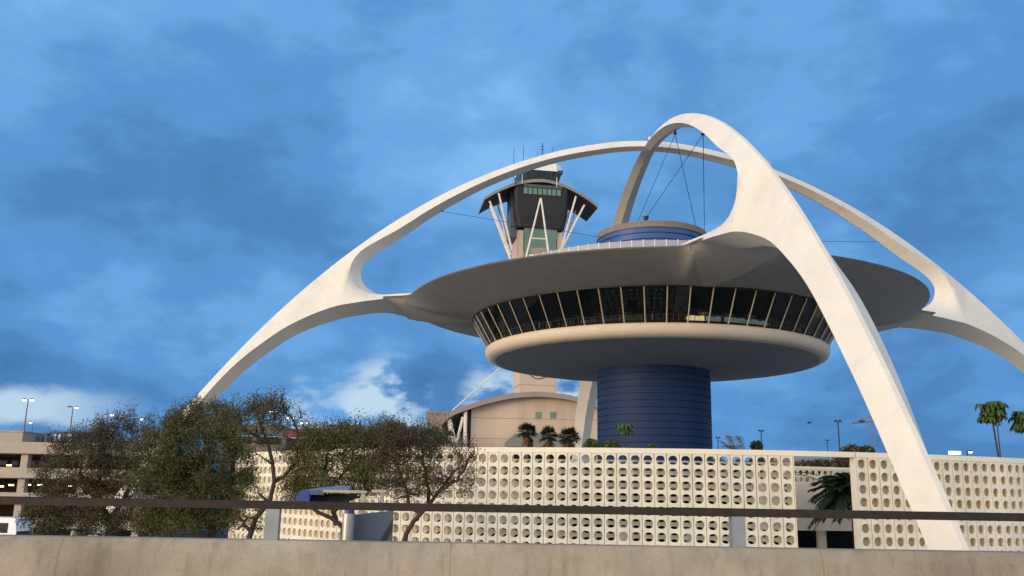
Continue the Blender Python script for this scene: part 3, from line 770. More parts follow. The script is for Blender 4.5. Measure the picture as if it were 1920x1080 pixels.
def hedge(x0, x1, label, seed, ztop_, r_=26.6):
    rnd = random.Random(seed); a0, a1 = az_px(x0), az_px(x1); am = (a0 + a1) / 2
    o = empty('hedge', (C.x + r_ * math.cos(am), C.y + r_ * math.sin(am), ROOFZ), label, 'hedge', 'hedges on the low roof'); lf, st = MB(), MB()
    for k in range(int(abs(a1 - a0) * r_ * 620)):
        a = rnd.uniform(a0, a1); hh = ztop_ * (.86 + .1 * math.sin(a * 47 + seed) + .07 * math.sin(a * 131)); c_ = Vector((C.x + (r_ + rnd.gauss(0, .22)) * math.cos(a), C.y + (r_ + rnd.gauss(0, .22)) * math.sin(a), ROOFZ + hh * rnd.random() ** .9))
        q = Vector((rnd.gauss(0, 1), rnd.gauss(0, 1), rnd.gauss(0, 1))).normalized(); b2 = q.orthogonal().normalized(); c2 = q.cross(b2); l_ = rnd.uniform(.06, .15)
        lf.add([c_ - b2 * l_, c_ + c2 * l_ * .5, c_ + b2 * l_, c_ - c2 * l_ * .5], [(0, 1, 2, 3)])
    for k in range(int(abs(a1 - a0) * r_ * 3)):
        a = a0 + (a1 - a0) * rnd.random(); p = Vector((C.x + r_ * math.cos(a), C.y + r_ * math.sin(a), ROOFZ)); st.tube([p, p + Vector((rnd.gauss(0, .1), rnd.gauss(0, .1), ztop_ * .7))], [.03, .01], 4, cap=False)
    lf.build('foliage', MT['palmgreen'], o, smooth=False)
hedge(880, 1120, 'dark hedge seen through the holes of the block wall left of the blue core', 81, 1.5)
hedge(1120, 1340, 'dark hedge seen through the holes of the block wall before the blue core', 82, .95)
hedge(1340, 1475, 'dark hedge seen through the holes of the block wall right of the blue core', 83, 2.1)
# ------------------------------------------------------------------ roadway deck, parapet and handrail by the camera
pl, prr = at(0, 1006, 8.75), at(1920, 1036, 9.35)
tP = (Vector((prr.x, prr.y, 0)) - Vector((pl.x, pl.y, 0))).normalized(); nP = Vector((-tP.y, tP.x, 0))     # nP points away from the camera
ptop = (pl.z + prr.z) / 2
DECK = H - 1.62
def along(s_, off, z): q = Vector((pl.x, pl.y, 0)) + tP * s_ + nP * off; return (q.x, q.y, z)
Lp = (prr - pl).length
def bar(s0, s1, prof):
    """profile of (offset, z) swept along the parapet line"""
    mb = MB(); n = len(prof); vs = [along(s0, o_, z_) for o_, z_ in prof] + [along(s1, o_, z_) for o_, z_ in prof]
    mb.add(vs, [tuple(range(n)), tuple(range(2 * n - 1, n - 1, -1))] + [(i, n + i, n + (i + 1) % n, (i + 1) % n) for i in range(n)]); return mb
dk = MB(); vs = [along(s_, o_, z_) for z_ in (DECK - .9, DECK) for s_, o_ in ((-60, -26), (75, -26), (75, .28), (-60, .28))]
dk.add(vs, [(3, 2, 1, 0), (4, 5, 6, 7), (0, 1, 5, 4), (1, 2, 6, 5), (2, 3, 7, 6), (3, 0, 4, 7)])
tag(dk.build('upper_road', MT['asphalt'], smooth=False), kind='structure')
pw = bar(-40, 55, [(-.16, DECK), (-.16, DECK + .2), (-.035, ptop - .115), (-.012, ptop - .095), (.035, ptop - .012), (.05, ptop), (.27, ptop), (.27, DECK)])
m_ = MT['concrete']; t_ = m_.node_tree; b_ = t_.nodes['Principled BSDF']; src = b_.inputs['Base Color'].links[0].from_socket
tcn = t_.nodes.new('ShaderNodeTexCoord'); vo = t_.nodes.new('ShaderNodeTexVoronoi'); vo.inputs['Scale'].default_value = 13; t_.links.new(tcn.outputs['Object'], vo.inputs['Vector'])
vr_ = t_.nodes.new('ShaderNodeMapRange'); t_.links.new(vo.outputs['Distance'], vr_.inputs[0]); vr_.inputs[1].default_value = .05; vr_.inputs[2].default_value = .085; vr_.inputs[3].default_value = .62; vr_.inputs[4].default_value = 1
nz_ = t_.nodes.new('ShaderNodeTexNoise'); nz_.inputs['Scale'].default_value = .55; nz_.inputs['Detail'].default_value = 8; nz_.inputs['Roughness'].default_value = .7; t_.links.new(tcn.outputs['Object'], nz_.inputs['Vector'])
r3_ = t_.nodes.new('ShaderNodeMapRange'); t_.links.new(nz_.outputs[0], r3_.inputs[0]); r3_.inputs[1].default_value = .35; r3_.inputs[2].default_value = .65; r3_.inputs[3].default_value = .74; r3_.inputs[4].default_value = 1.1
nf_ = t_.nodes.new('ShaderNodeTexNoise'); nf_.inputs['Scale'].default_value = 90; nf_.inputs['Detail'].default_value = 3; t_.links.new(tcn.outputs['Object'], nf_.inputs['Vector'])
r4_ = t_.nodes.new('ShaderNodeMapRange'); t_.links.new(nf_.outputs[0], r4_.inputs[0]); r4_.inputs[1].default_value = .3; r4_.inputs[2].default_value = .7; r4_.inputs[3].default_value = .86; r4_.inputs[4].default_value = 1.1
cur = src
for q_ in (vr_, r3_, r4_):
    mm = t_.nodes.new('ShaderNodeMix'); mm.data_type = 'RGBA'; mm.blend_type = 'MULTIPLY'; mm.inputs[0].default_value = 1; t_.links.new(cur, mm.inputs[6]); t_.links.new(q_.outputs[0], mm.inputs[7]); cur = mm.outputs[2]
sj_ = t_.nodes.new('ShaderNodeVectorMath'); sj_.operation = 'DOT_PRODUCT'; t_.links.new(tcn.outputs['Object'], sj_.inputs[0]); sj_.inputs[1].default_value = tuple(tP)
md_ = t_.nodes.new('ShaderNodeMath'); md_.operation = 'PINGPONG'; t_.links.new(sj_.outputs['Value'], md_.inputs[0]); md_.inputs[1].default_value = 1.83
jr_ = t_.nodes.new('ShaderNodeMapRange'); t_.links.new(md_.outputs[0], jr_.inputs[0]); jr_.inputs[1].default_value = .006; jr_.inputs[2].default_value = .014; jr_.inputs[3].default_value = .80; jr_.inputs[4].default_value = 1
dm_ = t_.nodes.new('ShaderNodeMapping'); t_.links.new(tcn.outputs['Object'], dm_.inputs[0]); dm_.inputs['Scale'].default_value = (5.5, 5.5, .35)
dn_ = t_.nodes.new('ShaderNodeTexNoise'); t_.links.new(dm_.outputs[0], dn_.inputs['Vector']); dn_.inputs['Scale'].default_value = 1.4; dn_.inputs['Detail'].default_value = 7; dn_.inputs['Roughness'].default_value = .65
dr_ = t_.nodes.new('ShaderNodeMapRange'); t_.links.new(dn_.outputs[0], dr_.inputs[0]); dr_.inputs[1].default_value = .50; dr_.inputs[2].default_value = .72; dr_.inputs[3].default_value = 1.03; dr_.inputs[4].default_value = .76
for q_ in (jr_, dr_):
    mm = t_.nodes.new('ShaderNodeMix'); mm.data_type = 'RGBA'; mm.blend_type = 'MULTIPLY'; mm.inputs[0].default_value = 1; t_.links.new(cur, mm.inputs[6]); t_.links.new(q_.outputs[0], mm.inputs[7]); cur = mm.outputs[2]
t_.links.new(cur, b_.inputs['Base Color'])
tag(pw.build('parapet_wall', MT['concrete'], angle=20, fix=True), 'weathered concrete parapet running along the bottom of the view', 'wall')
hr = empty('handrail', along(Lp / 2, .13, ptop), 'rusty brown steel handrail on grey posts above the concrete parapet', 'railing')
zr = at(960, 951, pl.y + .3).z
zl = at(0, 938, pl.y + .13).z; zrr = at(1920, 970, prr.y + .13).z
def rail(s0, s1, nm, hgt_, d0=0.0):
    mb = MB(); vs = []
    for s_ in (s0, s1):
        zc = zl + (zrr - zl) * s_ / Lp
        for o_, z_ in ((.09 - d0, -hgt_ / 2), (.17 + d0, -hgt_ / 2), (.17 + d0, hgt_ / 2 - .012), (.155 + d0, hgt_ / 2), (.105 - d0, hgt_ / 2), (.09 - d0, hgt_ / 2 - .012)): vs.append(along(s_, o_, zc + z_))
    mb.add(vs, [tuple(range(6)), tuple(range(11, 5, -1))] + [(i, 6 + i, 6 + (i + 1) % 6, (i + 1) % 6) for i in range(6)])
    return mb.build(nm, MT['rail'], hr, smooth=False)
def s_of(px):
    lo, hi = -5.0, Lp + 5
    for _ in range(40):
        m_ = (lo + hi) / 2; v = Vector(along(m_, .13, ptop + .2)) - Vector((0, 0, H)); X = 960 + F_PX * v.dot(rt) / v.dot(fw)
        if X < px: lo = m_
        else: hi = m_
    return lo
sj = s_of(1257)
rail(-30, sj - .003, 'rail', .076, .003); rail(sj, 45, 'rail', .082)
for px in (512, 1382):
    s_ = s_of(px); zc = zl + (zrr - zl) * s_ / Lp
    vs = [along(s_ + a, o_, z_) for z_ in (ptop - .02, zc - .039) for a, o_ in ((-.066, .07), (.066, .07), (.066, .19), (-.066, .19))]
    mb = MB(); mb.add(vs, [(3, 2, 1, 0), (4, 5, 6, 7), (0, 1, 5, 4), (1, 2, 6, 5), (2, 3, 7, 6), (3, 0, 4, 7)]); mb.build('post', MT['post'], hr, smooth=False)
sp_ = s_of(1382) - s_of(512)
for k in (-3, -2, -1, 2, 3):
    s_ = s_of(512) + k * sp_; zc = zl + (zrr - zl) * s_ / Lp
    vs = [along(s_ + a, o_, z_) for z_ in (ptop - .02, zc - .039) for a, o_ in ((-.066, .07), (.066, .07), (.066, .19), (-.066, .19))]
    mb = MB(); mb.add(vs, [(3, 2, 1, 0), (4, 5, 6, 7), (0, 1, 5, 4), (1, 2, 6, 5), (2, 3, 7, 6), (3, 0, 4, 7)]); mb.build('post', MT['post'], hr, smooth=False)

# ------------------------------------------------------------------ control tower and its base hall
TY = 206.0
tw = empty('control_tower', (at(1003, 780, TY).x, TY, 0), 'tall airport control tower with a curved wing roof on splayed white struts', 'tower')
tcx = tw.location.x; tcy = TY + 5
TR = Matrix.Translation((tcx, tcy, 0)) @ Matrix.Rotation(R_(9), 4, 'Z') @ Matrix.Translation((-tcx, -tcy, 0))
def tz(y, Y=TY): return at(1003, y, Y).z
def tbox(x0, x1, y0, y1, z0, z1):
    b = MB(); b.box(tcx + x0, tcx + x1, tcy + y0, tcy + y1, z0, z1); return b.xform(TR)
def frust(w0, d0, w1, d1, z0, z1, c0=(0, 0), c1=(0, 0), cham=0.0):
    b = MB(); vs = []
    for w_, d2, z_, c_ in ((w0, d0, z0, c0), (w1, d1, z1, c1)):
        if cham: k_ = cham * w_; q = [(-w_ + k_, -d2), (w_ - k_, -d2), (w_, -d2 + k_), (w_, d2 - k_), (w_ - k_, d2), (-w_ + k_, d2), (-w_, d2 - k_), (-w_, -d2 + k_)]
        else: q = [(-w_, -d2), (w_, -d2), (w_, d2), (-w_, d2)]
        vs += [(tcx + c_[0] + x, tcy + c_[1] + y, z_) for x, y in q]
    n = len(vs) // 2
    b.add(vs, [tuple(range(n))[::-1], tuple(range(n, 2 * n))] + [(i, (i + 1) % n, n + (i + 1) % n, n + i) for i in range(n)])
    return b.xform(TR)
sh = tbox(-4.35, 4.35, -4.4, 4.4, 0, tz(470)).build('shaft', MT['towerwall'], tw, smooth=False)
for yy in (722, 640, 560, 500):
    tbox(-4.4, 4.4, -4.43, 4.43, tz(yy), tz(yy) + .12).build('shaft_joint', MT['towerroof'], sh, smooth=False)
mb = MB(); cz = tz(690); yq = tcy - 4.42
for k in range(36):
    a, b_ = 2 * pi * k / 36, 2 * pi * (k + 1) / 36
    mb.add([(tcx, yq - .1, cz), (tcx + 2.35 * math.cos(a), yq - .1, cz + 2.35 * math.sin(a)), (tcx + 2.35 * math.cos(b_), yq - .1, cz + 2.35 * math.sin(b_))], [(0, 1, 2)])
    mb.add([(tcx + 2.35 * math.cos(a), yq - .1, cz + 2.35 * math.sin(a)), (tcx + 2.35 * math.cos(b_), yq - .1, cz + 2.35 * math.sin(b_)), (tcx + 2.35 * math.cos(b_), yq + .1, cz + 2.35 * math.sin(b_)), (tcx + 2.35 * math.cos(a), yq + .1, cz + 2.35 * math.sin(a))], [(0, 1, 2, 3)])
dsk = mb.xform(TR).build('round_vent', MT['clockface'], tw, smooth=False)
mb = MB()
for k in range(24):
    a = 2 * pi * k / 24; mb.tube([(tcx + .8 * math.cos(a), yq - .13, cz + .8 * math.sin(a)), (tcx + 2.3 * math.cos(a), yq - .13, cz + 2.3 * math.sin(a))], .07, 4)
mb.tube([(tcx + 2.38 * math.cos(2 * pi * k / 36), yq - .1, cz + 2.38 * math.sin(2 * pi * k / 36)) for k in range(37)], .12, 5, cap=False)
mb.xform(TR).build('vent_rim', MT['redwall'], dsk)
# green glass wedge between two fins, dark body above
zb0, zb1, zb2, zb3 = tz(480), tz(428), tz(404), tz(352)
frust(3.75, 4.5, 4.0, 5.0, zb0 - 3, zb1).build('green_glazing', MT['greenglass'], tw, smooth=False)
for sg in (-1, 1): tbox(sg * 4.75 - .65, sg * 4.75 + .65, -4.6, 4.6, zb0 - 3, zb1 - .6).build('fin', MT['towerwall'], tw, smooth=False)
body = frust(5.7, 5.6, 6.4, 6.0, zb1 + .003, zb2, cham=.12).build('dark_body', MT['towerdark'], tw, smooth=False)
frust(6.4, 6.0, 6.75, 6.2, zb2 + .003, zb3, cham=.10).build('upper_body', MT['towerdark'], tw, smooth=False)
frust(6.5, 6.07, 6.52, 6.1, tz(374.5), tz(372.5), cham=.1).xform(Matrix.Identity(4)).build('body_ledge', MT['towerblue'], tw, smooth=False)
for k in range(8):
    x = -4.05 + k * 1.16; tbox(x - .46, x + .46, -6.33, -6.0, tz(368), tz(356.5)).build('window', MT['greenglass'], tw, smooth=False)
tbox(-4.6, 4.9, -6.45, -6.0, tz(355.6), tz(350)).build('glass_band', MT['cabglass'], tw, smooth=False)
# stepped blue-grey stair side at left
for k in range(5):
    z0 = tz(442) + k * 2.6; tbox(-6.95 + k * -.0, -5.2, -3.0, 3.5, z0, z0 + 2.45).build('stair_block', MT['towerblue'], tw, smooth=False)
# wing roof: a curved slab wider than the body
mb = MB(); arcn = 28; hwid = 13.9; prof = []
for k in range(arcn + 1):
    x = -hwid + 2 * hwid * k / arcn; q = x / hwid
    prof.append((x, tz(346) - (tz(346) - tz(384)) * abs(q) ** 2.0))
top, bot = [], []
vs = []
for x, z_ in prof:
    q = abs(x / hwid); dep = 7.0 - 1.2 * q
    for y in (-dep, dep):
        for dz_ in (0, .75): vs.append((tcx + x, tcy + y, z_ + dz_))
fs = []
for k in range(arcn):
    a, b_ = 4 * k, 4 * (k + 1); fs += [(a, a + 2, b_ + 2, b_), (a + 1, b_ + 1, b_ + 3, a + 3), (a, b_, b_ + 1, a + 1), (a + 2, a + 3, b_ + 3, b_ + 2)]
fs += [(0, 1, 3, 2), (4 * arcn, 4 * arcn + 2, 4 * arcn + 3, 4 * arcn + 1)]
mb.add(vs, fs); wr = mb.xform(TR).build('wing_roof', MT['towerroof'], tw, angle=30)
mb = MB(); vs = []
for x, z_ in prof:
    q = abs(x / hwid); dep = 6.85 - 1.2 * q
    for y in (-dep, dep): vs.append((tcx + x * .995, tcy + y, z_ - .02))
mb.add(vs, [(2 * k, 2 * k + 1, 2 * k + 3, 2 * k + 2) for k in range(arcn)]); mb.xform(TR).build('wing_underside', MT['towerdark'], wr)
# cab
zc0, zc1 = tz(344), tz(319)
frust(5.6, 4.8, 5.4, 4.6, zc0 - .9, zc0 + .15, cham=.28).build('cab_base', MT['band'], tw, smooth=False)
cab = frust(4.3, 4.0, 5.35, 5.0, zc0 + .153, zc1, cham=.28).build('cab_glass', MT['cabglass'], tw, smooth=False)
for k in range(7):
    q = -.78 + 1.56 * k / 6; b2 = MB().tube([(tcx + 4.3 * q * .92, tcy - 4.03, zc0 + .16), (tcx + 5.35 * q * .92, tcy - 5.03, zc1)], .07, 4).xform(TR); b2.build('cab_mullion', MT['poledark'], cab)
frust(5.4, 5.05, 5.1, 4.8, zc1 + .003, zc1 + 2.1, cham=.28).build('cab_fascia', MT['whitepaint'], tw, smooth=False)
frust(4.2, 3.9, 4.0, 3.7, zc1 + 2.103, tz(299), cham=.28).build('cab_roof', MT['towerdark'], tw, smooth=False)
for px, y0, y1, r in ((963, 318, 279, .07), (981, 305, 272, .07), (1017, 300, 268, .12), (1036, 300, 276, .05), (1007, 300, 285, .05)):
    p = at(px, y0, TY + 3); MB().tube([p - Vector((0, 0, 2)), Vector((p.x, p.y, at(px, y1, TY + 3).z))], r, 6).build('antenna', MT['poledark'], tw)
p = at(1017, 280, TY + 3); MB().box(p.x - .5, p.x + .5, p.y - .06, p.y + .06, p.z - .06, p.z + .06).box(p.x - .4, p.x + .4, p.y - .06, p.y + .06, p.z + .7, p.z + .8).build('antenna_arm', MT['poledark'], tw, smooth=False)
p = at(965, 339, TY - 3); mb = MB(); mb.rev([(0, -.1), (.7, -.05), (1.0, .15)], 18); mb.xform(Matrix.Translation(p) @ Matrix.Rotation(R_(80), 4, 'Y')); mb.build('dish', MT['towerblue'], tw)
for px, y in ((979, 332), (1044, 338)):
    p = at(px, y + 12, TY - 3.5); MB().tube([p, p + Vector((0, 0, 2.3))], .09, 6).build('mast', MT['tube'], tw)
p = at(1053, 323, TY - 2); MB().box(p.x - .9, p.x + .3, p.y - .4, p.y + .4, p.z - .5, p.z + .3).build('camera_box', MT['poledark'], tw, smooth=False)
# struts: two fans of tubes and the front frame
def strut(p0, Y0, p1, Y1, r=.28):
    MB().tube([at(p0[0], p0[1], Y0), at(p1[0], p1[1], Y1)], [r, r * .85], 10).build('strut', MT['tube'], tw)
strut((957, 486), TY - 1, (919, 386), TY - 1); strut((958, 478), TY - 1, (918, 377), TY - 4); strut((960, 470), TY - 1, (935, 362), TY - 4); strut((956, 474), TY + 8, (932, 380), TY + 8, .22)
strut((1051, 472), TY - 1, (1096, 384), TY - 4); strut((1051, 472), TY - 1, (1080, 368), TY - 4); strut((1053, 476), TY + 8, (1068, 396), TY + 8, .22); strut((1056, 470), TY + 6, (1079, 395), TY + 8, .2)
strut((984, 492), TY - 6, (1013.5, 372), TY - 3.5, .24); strut((1029, 478), TY - 6, (1014.5, 372), TY - 3.5, .24); strut((997, 447), TY - 5, (1025, 448), TY - 5, .18)
p0, p1 = at(994, 478, TY - 5), at(1030, 466, TY - 5); MB().box(p0.x, p1.x, p0.y - .4, p0.y + 2, p0.z, p1.z).build('service_platform', MT['towerroof'], tw, smooth=False)
MB().box(p0.x - .3, p1.x + .3, p0.y - .6, p0.y + 2, p0.z - .6, p0.z - .05).build('platform_beam', MT['tube'], tw, smooth=False)
# base hall with its barrel roof
HY = 190.0
hl = empty('tower_base_hall', (at(1010, 800, HY).x, HY, 0), 'beige hall with a barrel roof at the foot of the control tower', 'building')
xl = at(883, 800, HY).x; xc = at(1010, 800, HY).x; xr = 2 * xc - xl
RT = [(826.7, 789), (846.7, 771), (880, 757.8), (913, 747.8), (957.8, 737.8), (1002, 734.4)]
pts = [at(x, y, HY - 2) for x, y in RT]; arc = [(p.x, p.z) for p in pts]
arc = [(x, z_) for x, z_ in arc] + [(2 * xc - x, z_) for x, z_ in arc[::-1]]
arc = [(p.x, p.y) for p in resample(smoothtab(arc, 6), 40)]
mb = MB(); poly = arc + [(x, z_ - 1.05) for x, z_ in arc[::-1]]; mb.prism(poly, HY - 2, HY + 26); mb.build('barrel_roof', MT['towerroof'], hl, angle=30, fix=True)
inside = [(x, z_ - 1.06) for x, z_ in arc if xl <= x <= xr]
mb = MB(); mb.prism([(xl, 0)] + [(xl, inside[0][1])] + inside + [(xr, inside[-1][1]), (xr, 0)], HY, HY + 25); wl = mb.build('front_wall', MT['towerwall'], hl, smooth=False, fix=True)
for y in (785.5, 824):
    z_ = at(1000, y, HY).z; MB().box(xl + .02, xr - .02, HY - .03, HY - .002, z_ - .06, z_ + .06).build('wall_joint', MT['towerroof'], wl, smooth=False)
for px in (1009.5, 1037):
    a, b_ = at(px - 4.6, 783.5, HY), at(px + 4.6, 773, HY); f = MB().box(a.x - .12, b_.x + .12, HY - .12, HY + .02, a.z - .12, b_.z + .12).build('window', MT['towerroof'], hl, smooth=False)
    MB().box(a.x, b_.x, HY - .14, HY - .121, a.z, b_.z).build('pane', MT['greenglass'], f, smooth=False)
a, b_ = at(955, 832, HY - 5), at(1090, 812, HY - 5)
mb = MB(); mb.add([(a.x - 1, HY - 6, a.z), (b_.x, HY - 6, a.z), (b_.x, HY, b_.z), (a.x + 1.2, HY, b_.z), (a.x - 1, HY - 6, a.z - .6), (b_.x, HY - 6, a.z - .6), (b_.x, HY, a.z - .6), (a.x + 1.2, HY, a.z - .6)],
    [(0, 1, 2, 3), (7, 6, 5, 4), (0, 4, 5, 1), (1, 5, 6, 2), (3, 2, 6, 7), (0, 3, 7, 4)]); mb.build('entrance_canopy', MT['capgrey'], hl, smooth=False)
MB().box(a.x + 1, b_.x, HY - .3, HY - .01, 0, a.z - .65).build('entrance', MT['dark'], hl, smooth=False)
for p0, p1, r in (((842, 787), (860, 838), .55), ((868, 782), (855, 812), .3), ((873, 772), (872, 838), .4)):
    MB().tube([at(p0[0], p0[1], HY - 1), at(p1[0], p1[1], HY - 1) + Vector((0, 0, -3))], r, 10).build('roof_strut', MT['tube'], hl)
p0, p1 = at(848, 770, HY + 8), at(944, 684, HY + 8)
MB().tube([p0, p1, p1 + (p1 - p0) * .25], .14, 6).build('stay_rod', MT['tube'], hl)
MB().box(xl - .6, xl - .02, HY + .5, HY + 24, 0, inside[0][1] - .5).build('side_wall', MT['towerdark'], hl, smooth=False)

def simple_block(name, x0, x1, y0px, Y, depth, m, label, cat='building', bottom=0.0):
    a, b_ = at(x0, y0px, Y), at(x1, y0px, Y); r = empty(name, ((a.x + b_.x) / 2, Y, 0), label, cat)
    MB().box(a.x, b_.x, Y, Y + depth, bottom, a.z - .5).build('wall', m, r, smooth=False)
    MB().box(a.x - .15, b_.x + .15, Y - .15, Y + depth + .15, a.z - .497, a.z).build('roof_edge', m, r, smooth=False)
    return r
b = simple_block('flat_roofed_building', 800, 884, 771, 214, 25, MT['greybox'], 'plain grey brown block beside the left end of the barrel roofed hall')
p = at(842, 805, 214)
for k in range(4): MB().box(p.x - 4 + 2.4 * k, p.x - 2.6 + 2.4 * k, 213.9, 214.02, p.z - .9, p.z + .6).build('window', MT['frame'], b, smooth=False)
# long brown garages far behind the trees
def far_garage(x0, x1, ytop, Y, m, label, gap=None):
    a, b_ = at(x0, ytop, Y), at(x1, ytop, Y); r = empty('parking_garage', ((a.x + b_.x) / 2, Y, 0), label, 'building')
    z = a.z; k = 0
    while z > 2:
        MB().box(a.x, b_.x, Y, Y + .4, z - 2.0, z).build('spandrel', m, r, smooth=False); z -= 3.6; k += 1
    MB().box(a.x, b_.x, Y + 4, Y + 40, 0, a.z - 2).build('inside', MT['garagedark'], r, smooth=False)
    n = max(2, int((b_.x - a.x) / 9))
    for i in range(n + 1):
        x = a.x + (b_.x - a.x) * i / n; MB().box(x - .4, x + .4, Y + .403, Y + 1.2, 0, a.z - .1).build('pillar', m, r, smooth=False)
    return r
far_garage(608, 797, 796, 176, MT['brownwall'], 'long brown grey garage behind the trees left of the barrel roofed hall')
far_garage(424, 533, 795, 168, MT['brownwall'], 'dark brown garage block behind the tall bare treetop')
rg = far_garage(534, 607, 803, 205, MT['redwall'], 'reddish garage with lit lamps on its roof between two brown blocks')
# distant low buildings on the right
simple_block('distant_building', 1475, 1700, 858, 150, 20, MT['greybox'], 'low dim building far behind the gap in the block wall')

# ------------------------------------------------------------------ parking garage at left
GY = 118.0
gx0, gx1 = at(-330, 850, GY).x, at(330, 850, GY).x
pg = empty('parking_garage', ((gx0 + gx1) / 2, GY, 0), 'beige concrete parking garage with deep openings behind the trees at far left', 'building')
lev = [(829, 852.5), (877, 898.5), (924, 945), (971, 992)]
for y0, y1 in lev:
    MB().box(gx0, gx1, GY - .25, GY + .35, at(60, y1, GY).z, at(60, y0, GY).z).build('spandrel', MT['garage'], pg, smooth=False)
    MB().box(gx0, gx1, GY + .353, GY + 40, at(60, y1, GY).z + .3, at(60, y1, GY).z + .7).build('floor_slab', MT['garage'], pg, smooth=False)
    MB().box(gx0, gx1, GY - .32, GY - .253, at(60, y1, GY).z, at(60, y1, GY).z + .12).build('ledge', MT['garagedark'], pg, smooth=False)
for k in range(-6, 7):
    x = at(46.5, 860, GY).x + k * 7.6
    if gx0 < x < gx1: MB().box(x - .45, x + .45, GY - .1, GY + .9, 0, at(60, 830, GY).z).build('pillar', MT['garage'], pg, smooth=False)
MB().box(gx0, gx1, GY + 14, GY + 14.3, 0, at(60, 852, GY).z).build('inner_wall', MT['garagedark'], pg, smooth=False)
# pale openings on the far side, seen through the top storey
zA, zB = at(10, 872, GY + 13.9).z, at(10, 863, GY + 13.9).z
for px0, px1 in ((-2, 14), (22, 35), (55, 65), (73, 85), (100, 116)):
    a, b_ = at(px0, 866, GY + 13.9), at(px1, 866, GY + 13.9); MB().box(a.x, b_.x, GY + 13.85, GY + 13.97, zA, zB).build('far_opening', MT['shelterlight'], pg, smooth=False)
for px, y in ((17, 872.5), (21, 909.5), (53, 909), (75, 909), (133, 911), (2, 912)):
    p = at(px, y, GY + 4); MB().box(p.x - .3, p.x + .3, p.y - .1, p.y + .1, p.z - .09, p.z + .09).build('ceiling_lamp', MT['lampwarm'], pg, smooth=False)
# things on its roof
def rooftop(name, x0, x1, y0, y1, Y, d, m, label, cat):
    a, b_ = at(x0, y1, Y), at(x1, y0, Y); r = empty(name, ((a.x + b_.x) / 2, Y, a.z), label, cat)
    MB().box(a.x, b_.x, Y, Y + d, a.z - 1.2, b_.z - .15).build('wall', m, r, smooth=False)
    MB().box(a.x - .1, b_.x + .1, Y - .1, Y + d + .1, b_.z - .147, b_.z).build('roof', m, r, smooth=False)
    return r, a, b_
r, a, b_ = rooftop('stair_tower', -60, 44, 808, 830, GY + 1.5, 6, MT['garage'], 'cream stair tower on the garage roof at the left edge', 'building')
r, a, b_ = rooftop('rooftop_shed', 100, 158, 810, 830, GY + 3, 4, MT['sheltergrey'], 'blue grey shed with pale panels on the garage roof', 'shed')
for px0, px1 in ((101, 106), (109, 114), (125, 135)):
    p, q = at(px0, 826, GY + 2.9), at(px1, 814, GY + 2.9); MB().box(p.x, q.x, GY + 2.85, GY + 2.95, p.z, q.z).build('panel', MT['buswhite'], r, smooth=False)
r, a, b_ = rooftop('rooftop_plant_room', 46, 80, 817, 830, GY + 5, 4, MT['sheltergrey'], 'low grey louvred plant unit beside the stair tower on the garage roof', 'machine')
for k in range(4): MB().box(a.x - .05, b_.x + .05, GY + 4.88, GY + 4.97, a.z + .1 + k * .22, a.z + .2 + k * .22).build('louvre', MT['greybox'], r, smooth=False)
r, a, b_ = rooftop('rooftop_vent', 82, 89, 812, 830, GY + 4, 1, MT['capgrey'], 'small grey vent stack on the garage roof between plant unit and shed', 'machine')
r, a, b_ = rooftop('rooftop_chimney', 164, 177, 804, 830, GY + 6, 2, MT['brownwall'], 'short brown chimney block on the garage roof right of the shed', 'chimney')

# ------------------------------------------------------------------ lamp posts
def lamp_post(px, ytop, ybase, Y, heads, label, group, lit, m=None, headw=.75, r=.09, lampmat=None, base=None, arm=.14):
    m = m or MT['pole']; lampmat = lampmat or MT['lampon']
    t_ = at(px, ytop, Y); zb = base if base is not None else at(px, ybase, Y).z
    o = empty('street_lamp', (t_.x, t_.y, zb), label, 'street lamp', group)
    MB().tube([(t_.x, t_.y, zb), (t_.x, t_.y, t_.z)], [r * 1.2, r * .8], 8).build('pole', m, o)
    for sg, on in heads:
        MB().box(min(t_.x, t_.x + sg * arm * 1.6), max(t_.x, t_.x + sg * arm * 1.6), t_.y - .05, t_.y + .05, t_.z - .06, t_.z + .03).build('arm', m, o, smooth=False)
        c_ = t_.x + sg * (arm + headw / 2)
        b2 = MB(); b2.rev([(0, .16), (headw * .28, .13), (headw * .5, 0), (headw * .44, -.05)], 14); b2.xform(Matrix.Translation((c_, t_.y, t_.z)) @ Matrix.Diagonal((1, .6, 1, 1)))
        hd = b2.build('lamp_head', m, o)
        if on:
            b2 = MB(); b2.rev([(headw * .44, -.05), (headw * .36, -.17), (headw * .15, -.23), (0, -.24)], 14); b2.xform(Matrix.Translation((c_, t_.y, t_.z)) @ Matrix.Diagonal((1, .6, 1, 1))); b2.build('lamp_glass', lampmat, hd)
    return o
GR = 'lamp posts on the garage roof'
zroof = at(60, 829, GY).z
lamp_post(53, 749, 815, 126, ((-1, True), (1, True)), 'tall lamp post with both heads lit on the garage roof', GR, True, base=zroof)
lamp_post(137, 763, 815, 132, ((-1, False), (1, True)), 'lamp post with only its right head lit above the blue grey shed', GR, True, base=zroof)
lamp_post(204, 777, 815, 150, ((-1, False), (1, True)), 'lamp post with one lit head right of the brown chimney block', GR, True, base=zroof)
lamp_post(260, 785, 815, 165, ((-1, False), (1, True)), 'lamp post whose head just clears the tops of the left trees', GR, True, base=zroof)
lamp_post(62, 792, 815, 190, ((-1, True),), 'tiny far lamp post just right of the tallest lit one', GR, True, base=zroof)
G2 = 'warm lamps over the reddish garage'
